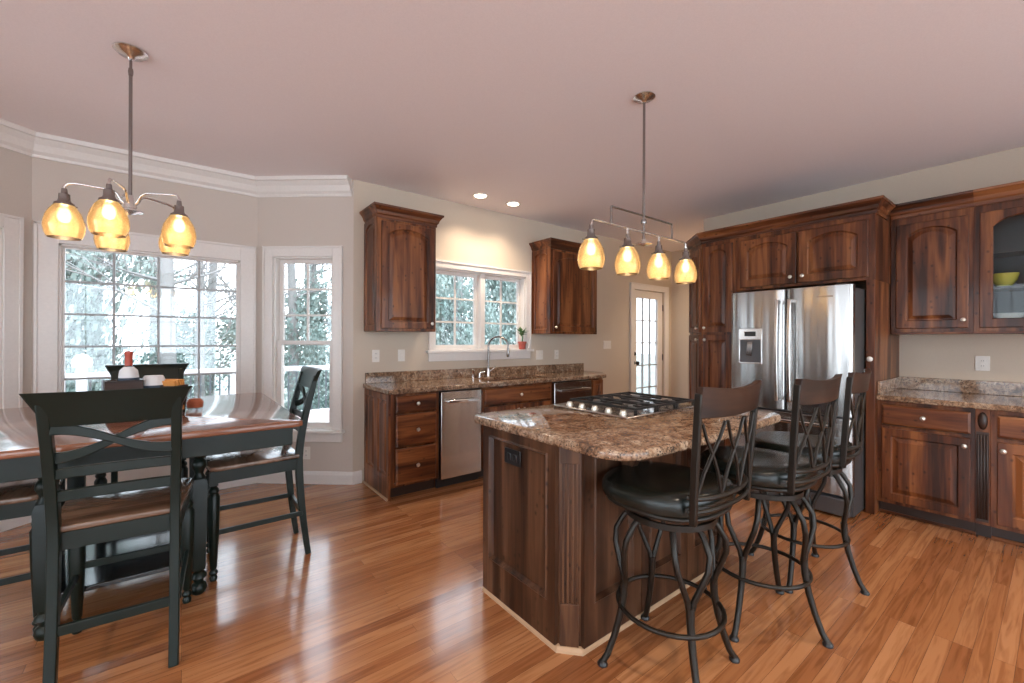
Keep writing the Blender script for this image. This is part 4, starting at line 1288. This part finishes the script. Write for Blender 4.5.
def make_chair():
    t = thing('dining_chair', 'x', 'dining chair', group='counter height dining chairs around the square table')
    # seat: front at +y
    b = MB()
    pts = [(-0.19, -0.225), (0.19, -0.225), (0.225, 0.20), (0.20, 0.235), (0, 0.25), (-0.20, 0.235), (-0.225, 0.20)]
    pts = [(-0.195, -0.215), (0.195, -0.215), (0.225, 0.19), (0.208, 0.228), (0.10, 0.247), (0, 0.252), (-0.10, 0.247), (-0.208, 0.228), (-0.225, 0.19)]
    slab(b, pts, 0.602, 0.628, 0.007)
    b.build('seat', 'seatwood', t, smooth=True)
    b = MB()
    b.box(-0.180, 0.180, -0.212, -0.190, 0.535, 0.602); b.box(-0.195, 0.195, 0.200, 0.222, 0.535, 0.602)
    b.strip([(-0.185, -0.20, 0.5685), (-0.200, 0.21, 0.5685)], 0.067, 0.022); b.strip([(0.185, -0.20, 0.5685), (0.200, 0.21, 0.5685)], 0.067, 0.022)
    b.build('seat_frame', 'blackpaint', t, bevel=0.002)
    for s in (-1, 1):
        b = MB()
        x, y = s * 0.197, 0.213
        b.box(x - 0.020, x + 0.020, y - 0.020, y + 0.020, 0.525, 0.602)
        b.lathe([(0.0001, 0.53), (0.020, 0.527), (0.015, 0.515), (0.024, 0.503), (0.026, 0.492), (0.018, 0.478), (0.0001, 0.47)], (x, y, 0), n=14)
        b.lathe([(0.020, 0.482), (0.030, 0.462), (0.027, 0.30), (0.017, 0.075), (0.012, 0.065), (0.021, 0.052), (0.021, 0.043), (0.013, 0.034), (0.019, 0.022), (0.017, 0.006), (0.0001, 0.0)], (x, y, 0), n=14)
        b.build('front_leg', 'blackpaint', t, smooth=True)
        px = lambda z: s * (0.176 + (0.010 * (z - 0.6) / 0.5 if z > 0.6 else 0.0))
        def py(z):
            if z < 0.6: return -0.215 - 0.055 * (1 - z / 0.6) ** 1.6
            return -0.215 - 0.105 * ((z - 0.6) / 0.53) ** 1.5
        zs = [0.0, 0.08, 0.18, 0.3, 0.42, 0.54, 0.6, 0.68, 0.76, 0.84, 0.92, 1.0, 1.06, 1.10]
        MB().strip([(px(z), py(z), z) for z in zs], [0.030, 0.032, 0.035, 0.038, 0.04, 0.042, 0.043, 0.042, 0.040, 0.038, 0.036, 0.034, 0.030, 0.026], 0.034, up=(0, 1, 0)).build('rear_leg', 'blackpaint', t, bevel=0.004)
    py = lambda z: -0.215 - 0.105 * ((z - 0.6) / 0.53) ** 1.5
    # crest rail, flaring at the top, gently curved in plan
    b = MB(); ls = []
    for k in range(17):
        u = -1 + 2 * k / 16
        row = []
        for z, hw in ((1.012, 0.192), (1.05, 0.196), (1.09, 0.206), (1.125, 0.224), (1.14, 0.238)):
            row.append((u * hw, py(z) - 0.018 * (1 - u * u) - 0.011, z))
        for z, hw in ((1.14, 0.238), (1.125, 0.224), (1.09, 0.206), (1.05, 0.196), (1.012, 0.192)):
            row.append((u * hw, py(z) - 0.018 * (1 - u * u) + 0.011 - (0.004 if z > 1.13 else 0), z - (0.004 if z > 1.13 else 0)))
        ls.append(row)
    b.loops(ls, True, True, True)
    b.build('crest_rail', 'blackpaint', t, bevel=0.002)
    def yb(x, z): return py(z) - 0.018 * (1 - (x / 0.2) ** 2)
    # crossing curved slats
    for s in (-1, 1):
        pts = []
        for k in range(21):
            u = -1 + 2 * k / 20
            x = u * 0.170
            z = 0.948 + s * 0.056 * math.sin(u * PI / 2) * (1.0 if abs(u) < 0.95 else 1.0)
            pts.append((x, yb(x, z) + s * 0.004, z))
        MB().strip(pts, [0.026 + 0.016 * abs(-1 + 2 * k / 20) for k in range(21)], 0.016, up=(0, 0, 1)).build('cross_slat', 'blackpaint', t, bevel=0.003)
    for z0, z1 in ((0.812, 0.850), (0.725, 0.765)):
        zc = (z0 + z1) / 2
        MB().strip([(-0.172 + 0.344 * k / 12, yb(-0.172 + 0.344 * k / 12, zc), zc + 0.006 * (1 - (2 * k / 12 - 1) ** 2)) for k in range(13)], z1 - z0, 0.018, up=(0, 0, 1)).build('back_rail', 'blackpaint', t, bevel=0.003)
    b = MB()
    MB_ = MB().box(-0.175, 0.175, -0.251, -0.233, 0.235, 0.272); MB_.build('stretcher', 'blackpaint', t, bevel=0.003)
    for s in (-1, 1):
        MB().strip([(s * 0.190, -0.235, 0.262), (s * 0.197, 0.205, 0.262)], 0.028, 0.016).build('stretcher', 'blackpaint', t, bevel=0.003)
    MB().strip([(-0.19, 0.213, 0.30), (0.19, 0.213, 0.30)], 0.03, 0.016).build('stretcher', 'blackpaint', t, bevel=0.003)
    return t
ch = make_chair()
ch.location = (-0.187, 2.49, 0); ch.rotation_euler = (0, 0, R(-3)); ch['label'] = 'black cross back dining chair nearest the camera, back toward the viewer'
copy_tree(ch, (0.350, 3.045, 0), R(90), 'black cross back dining chair at the right side of the table, seen from the side')
copy_tree(ch, (-0.725, 3.03, 0), R(-90), 'black dining chair at the left side of the table, cut by the photo edge')
copy_tree(ch, (-0.195, 3.79, 0), R(180), 'black dining chair on the far side of the table below the big window')

# things on the table
cd_ = thing('wooden_caddy', 'brown wooden caddy box holding the red capped bottle on the table', 'caddy', (-0.245, 3.02, TZ), R(8))
b = MB()
b.box(-0.075, 0.075, -0.055, 0.055, 0.0, 0.012); b.box(-0.075, 0.075, -0.055, -0.045, 0.012, 0.20); b.box(-0.075, 0.075, 0.045, 0.055, 0.012, 0.20)
b.box(-0.075, -0.065, -0.045, 0.045, 0.012, 0.20); b.box(0.065, 0.075, -0.045, 0.045, 0.012, 0.20)
b.build('box', 'crestwood', cd_, bevel=0.002)
bt = thing('glass_bottle', 'clear glass bottle with tall red cap standing in the wooden caddy', 'bottle', (-0.225, 3.02, TZ + 0.012))
MB().lathe([(0.0001, 0), (0.036, 0), (0.040, 0.01), (0.040, 0.20), (0.036, 0.235), (0.018, 0.255), (0.015, 0.27), (0.0001, 0.27)], n=20).build('body', 'clear', bt, smooth=True)
MB().lathe([(0.0415, 0.10), (0.0415, 0.205), (0.037, 0.238), (0.02, 0.257)], n=20).build('label', 'label', bt, smooth=True)
MB().lathe([(0.0421, 0.185), (0.0421, 0.20)], n=20).build('print', 'navy', bt, smooth=True)
MB().lathe([(0.0001, 0.262), (0.016, 0.262), (0.016, 0.318), (0.0175, 0.323), (0.0175, 0.338), (0.0001, 0.340)], n=16).build('cap', 'red', bt, smooth=True)
jr = thing('glass_jar', 'squat white glass jar with dark print beside the red capped bottle', 'jar', (-0.125, 3.06, TZ))
MB().lathe([(0.0001, 0), (0.045, 0), (0.058, 0.03), (0.062, 0.10), (0.058, 0.17), (0.045, 0.205), (0.040, 0.215), (0.0001, 0.215)], n=22).build('body', 'label', jr, smooth=True)
MB().lathe([(0.0625, 0.125), (0.0622, 0.165)], n=22).build('print', 'navy', jr, smooth=True)
nb = thing('napkin_basket', 'long basket of folded orange napkins on the table behind the chair back', 'basket', (-0.062, 3.045, TZ), R(-38))
b = MB(); r = lambda w_, d_, z: [(-w_, -d_, z), (w_, -d_, z), (w_, d_, z), (-w_, d_, z)]
b.loops([r(0.060, 0.045, 0.0), r(0.074, 0.052, 0.16), r(0.069, 0.047, 0.16), r(0.055, 0.040, 0.01)], True, True, True)
b.build('basket', 'crestwood', nb, bevel=0.002)
for k in range(4):
    MB().box(-0.064, 0.064, -0.036 + 0.019 * k, -0.022 + 0.019 * k, 0.02, 0.185 + 0.006 * (k % 2)).build('napkin', 'orange', nb, bevel=0.003)
cj = thing('potpourri_jar', 'clear glass jar with red and orange filling right of the near chair back', 'jar', (0.06, 3.20, TZ))
MB().lathe([(0.0001, 0.0), (0.042, 0.0), (0.046, 0.01), (0.046, 0.11), (0.038, 0.13), (0.040, 0.14)], n=20).build('glass', 'clear', cj, smooth=True)
MB().lathe([(0.0001, 0.004), (0.039, 0.006), (0.042, 0.035), (0.03, 0.055), (0.0001, 0.06)], n=16).build('filling', 'candle', cj, smooth=True)
MB().lathe([(0.0001, 0.175), (0.010, 0.172), (0.012, 0.16), (0.006, 0.15), (0.041, 0.142), (0.041, 0.137), (0.0001, 0.137)], n=18).build('lid', 'clear', cj, smooth=True)

# ------------------------------------------------------------------ pendants
def shade(par, x, y, zt, light=True):
    cup = MB()
    cup.lathe([(0.0001, 0.0), (0.010, 0.0), (0.012, -0.022), (0.020, -0.026), (0.021, -0.050), (0.024, -0.062), (0.036, -0.070), (0.038, -0.080), (0.030, -0.082), (0.0001, -0.070)], (x, y, zt), n=20)
    for k in range(3):
        a = 2 * PI * k / 3 + 0.5
        cup.tube([(x + 0.030 * math.cos(a), y + 0.030 * math.sin(a), zt - 0.077), (x + 0.046 * math.cos(a), y + 0.046 * math.sin(a), zt - 0.077)], 0.004, 6)
    cp = cup.build('socket_cup', 'gun', par, smooth=True)
    prof = [(0.036, -0.058), (0.040, -0.066), (0.052, -0.085), (0.064, -0.115), (0.071, -0.150), (0.073, -0.178), (0.068, -0.208), (0.060, -0.232), (0.0575, -0.232), (0.065, -0.207), (0.0705, -0.178), (0.0685, -0.150), (0.0615, -0.115), (0.0495, -0.086), (0.038, -0.068)]
    prof = [(r_, -0.078 + (z_ + 0.058) * 0.89) for r_, z_ in prof]
    MB().lathe(prof, (x, y, zt), n=28).build('lamp_shade', 'shade', cp, smooth=True)
    MB().lathe([(0.0001, -0.064), (0.010, -0.066), (0.012, -0.085), (0.022, -0.115), (0.025, -0.135), (0.018, -0.155), (0.0001, -0.162)], (x, y, zt), n=16).build('bulb', 'bulb', cp, smooth=True)
    L = bpy.data.lights.new('pendant_bulb', 'POINT'); L.energy = PEND_W; L.color = (1.0, 0.70, 0.40); L.shadow_soft_size = 0.03
    lo = bpy.data.objects.new('pendant_bulb', L); COL.objects.link(lo); lo.parent = cp; lo.location = (x, y, zt - 0.195)

pn = thing('pendant_light', 'nickel five arm pendant light with amber glass shades over the dining table', 'pendant light', (-0.213, 2.905, CEIL))
c0 = CEIL
MB().lathe([(0.0001, 0.0), (0.068, 0.0), (0.070, -0.006), (0.058, -0.012), (0.052, -0.022), (0.02, -0.030), (0.012, -0.045), (0.0001, -0.045)], n=28).build('canopy', 'chrome', pn, smooth=True)
b = MB(); b.tube([(0, 0, -0.04), (0, 0, -0.11)], 0.006, 8); b.lathe([(0.0001, -0.085), (0.009, -0.09), (0.011, -0.105), (0.009, -0.125), (0.0001, -0.13)], n=12); b.tube([(0, 0, -0.12), (0, 0, -0.80)], 0.0075, 10)
b.build('stem', 'gun', pn, smooth=True)
MB().lathe([(0.0001, -0.735), (0.012, -0.735), (0.014, -0.765), (0.026, -0.775), (0.026, -0.80), (0.05, -0.812), (0.052, -0.818), (0.03, -0.824), (0.010, -0.832), (0.0001, -0.835)], n=24).build('hub', 'chrome', pn, smooth=True)
for k in range(5):
    A = R(110 + 72 * k + 2)
    ca, sa = math.cos(A), math.sin(A)
    pts = [(0.015 * ca, 0.015 * sa, -0.785), (0.035 * ca, 0.035 * sa, -0.765), (0.05 * ca, 0.05 * sa, -0.735), (0.075 * ca, 0.075 * sa, -0.722), (0.19 * ca, 0.19 * sa, -0.722), (0.222 * ca, 0.222 * sa, -0.728), (0.232 * ca, 0.232 * sa, -0.745), (0.232 * ca, 0.232 * sa, -0.765)]
    MB().tube(pts, 0.0065, 8).build('arm', 'chrome', pn, smooth=True)
    shade(pn, 0.232 * ca, 0.232 * sa, -0.755)

ip = thing('pendant_light', 'long nickel four shade pendant light hanging over the kitchen island', 'pendant light', (2.190, 1.547, CEIL))
MB().lathe([(0.0001, 0.0), (0.062, 0.0), (0.064, -0.006), (0.050, -0.016), (0.02, -0.024), (0.010, -0.036), (0.0001, -0.036)], n=28).build('canopy', 'chrome', ip, smooth=True)
b = MB(); b.tube([(0, 0, -0.03), (0, 0, -0.865)], 0.0075, 10)
b.lathe([(0.0001, -0.735), (0.014, -0.737), (0.018, -0.750), (0.014, -0.763), (0.0001, -0.765)], n=12)
b.build('stem', 'gun', ip, smooth=True)
MB().lathe([(0.0001, -0.855), (0.014, -0.858), (0.016, -0.872), (0.05, -0.880), (0.052, -0.887), (0.02, -0.893), (0.0001, -0.898)], n=24).build('hub', 'chrome', ip, smooth=True)
b = MB()
b.tube([(-0.30, -0.0, -0.715), (0.30, 0.0, -0.715)], 0.006, 8); b.tube([(-0.30, 0, -0.715), (-0.30, 0, -0.812)], 0.006, 8); b.tube([(0.30, 0, -0.715), (0.30, 0, -0.812)], 0.006, 8)
b.build('upper_bar', 'gun', ip, smooth=True)
XSH = (-0.465, -0.155, 0.155, 0.465)
b = MB(); b.tube([(-0.465, 0, -0.850), (-0.46, 0, -0.820), (-0.445, 0, -0.812), (0.445, 0, -0.812), (0.46, 0, -0.820), (0.465, 0, -0.850)], 0.0065, 8)
for x in XSH[1:3]: b.tube([(x, 0, -0.812), (x, 0, -0.850)], 0.0065, 8)
b.build('lower_bar', 'chrome', ip, smooth=True)
for x in XSH: shade(ip, x, 0.0, -0.847)

# ------------------------------------------------------------------ outside: deck, railing, trees
gd = MB(); gd.box(-60, 70, 4.95, 90, -1.45, -1.35)
struct(gd.build('ground', 'ground'))
b = MB()
for k in range(32):
    y = 5.0 + 0.14 * k
    b.box(-8.0, 9.0, y, y + 0.134, -0.17, -0.14)
b.build('deck_floor', 'deck')['kind'] = 'structure'
def railing(lab, x0, x1, y, ball=None):
    t = thing('deck_railing', lab, 'railing', (0, 0, 0))
    b = MB(); b.box(x0, x1, y - 0.07, y + 0.07, 0.78, 0.82); b.box(x0, x1, y - 0.02, y + 0.02, 0.735, 0.785); b.box(x0, x1, y - 0.02, y + 0.02, -0.06, -0.01)
    b.build('rail', 'deckwhite', t)
    n = int((x1 - x0) / 1.7)
    for k in range(n + 1):
        x = x0 + (x1 - x0) * k / n
        b = MB(); b.box(x - 0.055, x + 0.055, y - 0.055, y + 0.055, -0.14, 0.90)
        if ball is not None and k == ball: b.lathe([(0.0001, 1.10), (0.06, 1.08), (0.105, 1.02), (0.115, 0.97), (0.10, 0.91), (0.0001, 0.90)], (x, y, 0), n=18)
        else: b.box(x - 0.07, x + 0.07, y - 0.07, y + 0.07, 0.90, 0.93)
        b.build('post', 'deckwhite', t)
    b = MB(); m = int((x1 - x0) / 0.13)
    for k in range(1, m):
        x = x0 + (x1 - x0) * k / m
        b.box(x - 0.012, x + 0.012, y - 0.012, y + 0.012, -0.02, 0.72)
    o = b.build('baluster', 'dark_bal', t); o['kind'] = 'stuff'
    return t
railing('white deck railing with dark balusters and one round ball topped post', -8.62, 8.18, 8.7, ball=4)
# stair rails going down from the gap
t = thing('stair_rail', 'white sloping stair rail behind the deck railing in the right of the big window', 'railing')
MB().strip([(0.2, 9.9, -0.10), (1.5, 9.9, 0.80)], 0.05, 0.10).build('rail', 'deckwhite', t)
MB().strip([(0.2, 9.9, -0.60), (1.5, 9.9, 0.30)], 0.05, 0.05).build('lower_rail', 'deckwhite', t)
for k in range(1, 9):
    x = 0.2 + 1.3 * k / 9; dz = 0.90 * k / 9
    MB().box(x - 0.014, x + 0.014, 9.886, 9.914, -0.62 + dz, -0.10 + dz).build('baluster', 'deckwhite', t)
for x, z in ((0.2, 0.0), (1.5, 0.95)): MB().box(x - 0.06, x + 0.06, 9.84, 9.96, -1.36, z).build('post', 'deckwhite', t)

def leaf_mesh(name, seed, n, rx, rz, size, shell=0.35):
    rnd = random.Random(seed)
    b = bmesh.new()
    clumps = [(rnd.uniform(-1, 1), rnd.uniform(-1, 1), rnd.uniform(-1, 1)) for _ in range(26)]
    clumps = [c for c in clumps if sum(v * v for v in c) < 1.15]
    for i in range(n):
        c = rnd.choice(clumps)
        p = Vector([c[j] * 0.85 + rnd.gauss(0, 0.20) for j in range(3)])
        tap = 1.0 - 0.45 * max(0, p.z)
        p = Vector((p.x * rx * tap, p.y * rx * tap, p.z * rz))
        d = Vector((rnd.gauss(0, 1), rnd.gauss(0, 1), rnd.gauss(0, 0.6))).normalized()
        u = d.orthogonal().normalized(); w = d.cross(u)
        s = size * rnd.uniform(0.6, 1.4)
        vs = [b.verts.new(p + u * s), b.verts.new(p + w * s * 0.55), b.verts.new(p - u * s), b.verts.new(p - w * s * 0.55)]
        b.faces.new(vs)
    me = bpy.data.meshes.new(name); b.to_mesh(me); b.free()
    return me
LM = [leaf_mesh('foliage', 11 + k, 7000, 1.0, 1.0, 0.034) for k in range(3)]
for k, me in enumerate(LM): me.materials.append(M['fol1'] if k < 2 else M['fol2'])

def bare_tree_mesh(seed, h):
    rnd = random.Random(seed)
    b = MB()
    top = Vector((rnd.uniform(-.4, .4), rnd.uniform(-.4, .4), h))
    b.tube([(0, 0, 0), tuple(top * 0.35 + Vector((0.05, 0, 0))), tuple(top * 0.7), tuple(top)], [0.19, 0.15, 0.10, 0.03], 8)
    def br(p, d, L, r, lev):
        pts = [p]; q = p.copy(); dd = d.copy()
        for k in range(4):
            dd = (dd + Vector((rnd.gauss(0, .18), rnd.gauss(0, .18), rnd.gauss(0.05, .12)))).normalized()
            q = q + dd * L / 4; pts.append(q.copy())
        b.tube([tuple(x) for x in pts], [r, r * .8, r * .6, r * .4, r * .2], 4)
        if lev < 2:
            for k in range(4):
                s = pts[rnd.choice((1, 2, 3))]
                nd = (dd + Vector((rnd.gauss(0, .7), rnd.gauss(0, .7), rnd.gauss(.1, .5)))).normalized()
                br(s, nd, L * 0.55, r * 0.5, lev + 1)
    for k in range(13):
        z = h * rnd.uniform(0.22, 0.95)
        a = rnd.uniform(0, 2 * PI)
        br(top * (z / h), Vector((math.cos(a), math.sin(a), rnd.uniform(.2, .9))).normalized(), h * 0.22, 0.045, 0)
    return b
BT = None
def trunk_obj(parent, h, r):
    b = MB(); b.tube([(0, 0, 0), (0.05, 0.02, h * 0.5), (0, 0, h)], [r, r * .8, r * .4], 8)
    return b.build('trunk', 'bark', parent, smooth=True)
# (x, y, scale_xy, scale_z, mesh index)
rnd = random.Random(5)
trees = []
spots = []
for x, y, s, sz, k in [(-10.5, 14.0, 2.0, 3.4, 1), (-7.6, 12.6, 1.8, 3.0, 0), (-4.7, 13.4, 1.7, 3.3, 1), (-2.3, 14.6, 1.5, 2.8, 0), (-6.2, 17.5, 2.2, 4.2, 2), (-2.6, 18.5, 2.0, 4.0, 2), (-0.9, 11.9, 0.7, 1.0, 2), (2.9, 12.6, 0.9, 1.35, 0),
                       (0.9, 20.5, 1.8, 1.9, 2), (4.9, 13.6, 1.4, 1.9, 0), (5.0, 18.6, 2.0, 2.6, 2), (7.7, 13.2, 1.6, 2.7, 1), (10.8, 13.6, 1.7, 3.0, 0), (13.6, 14.2, 1.6, 3.1, 1), (9.2, 17.6, 2.1, 3.6, 2), (13.2, 17.4, 2.1, 3.8, 2), (17.5, 18.5, 2.2, 4.0, 2), (-9.8, 18.8, 2.2, 4.0, 2)]:
    spots.append((x, y, s, sz, k))
wh = ['left of the big window view', 'behind the deck railing', 'seen through the kitchen window', 'seen through the bay']
for i, (x, y, s, sz, k) in enumerate(spots):
    side = 'left' if x < -3 else ('middle' if x < 3.5 else 'right')
    side = 'left' if x < -1.6 else side
    lab = {'left': 'leafy blue green evergreen beyond the deck in the left panes of the big window',
           'middle': 'low leafy shrub beyond the deck gap in the right panes of the big window',
           'right': 'leafy evergreen in the woods seen through the kitchen window'}[side]
    t = thing('evergreen_tree' if k < 2 else 'shrub', lab, 'tree' if k < 2 else 'shrub', (x, y, -1.36), rnd.uniform(0, 6), {'left': 'evergreens left of the deck', 'middle': 'shrubs beyond the deck gap', 'right': 'evergreens behind the kitchen window'}[side])
    f = bpy.data.objects.new('foliage', LM[k]); COL.objects.link(f); f.parent = t
    f.location = (0, 0, sz * 1.02); f.scale = (s * 1.15, s * 1.15, sz * 1.1)
    trunk_obj(t, sz * 1.5, 0.10 if k < 2 else 0.05)
bms = [bare_tree_mesh(21 + k, 9.5).build('trunk', 'bark', smooth=True) for k in range(3)]
first = [True] * 3
for i, (x, y, sc_) in enumerate([(-0.26, 13.9, 1.05), (0.36, 15.2, 0.75), (-2.3, 19, 1.1), (3.4, 18, 1.1), (4.6, 21, 1.2), (-5.0, 20, 1.2), (0.9, 23, 1.2), (2.5, 25, 1.3), (7.5, 19, 1.2), (10.5, 20, 1.3), (-8.5, 19, 1.2), (13.5, 18, 1.2), (-1.0, 26, 1.4), (5.8, 26, 1.3), (17, 18, 1.2), (-3.6, 24, 1.2), (6.3, 15.5, 0.9), (9.0, 15.5, 1.0)]):
    k = i % 3
    if first[k]:
        o = bms[k]; first[k] = False
        o.name = 'bare_tree'
    else:
        o = bms[k].copy(); COL.objects.link(o)
    o.location = (x, y, -1.36); o.scale = (sc_, sc_, sc_); o.rotation_euler = (0, 0, rnd.uniform(0, 6))
    tag(o, 'tall leafless grey tree in the woods beyond the deck', 'tree', 'leafless trees beyond the deck')
bms[0]['label'] = 'thick leafless grey trunk left of centre in the right half of the big window'
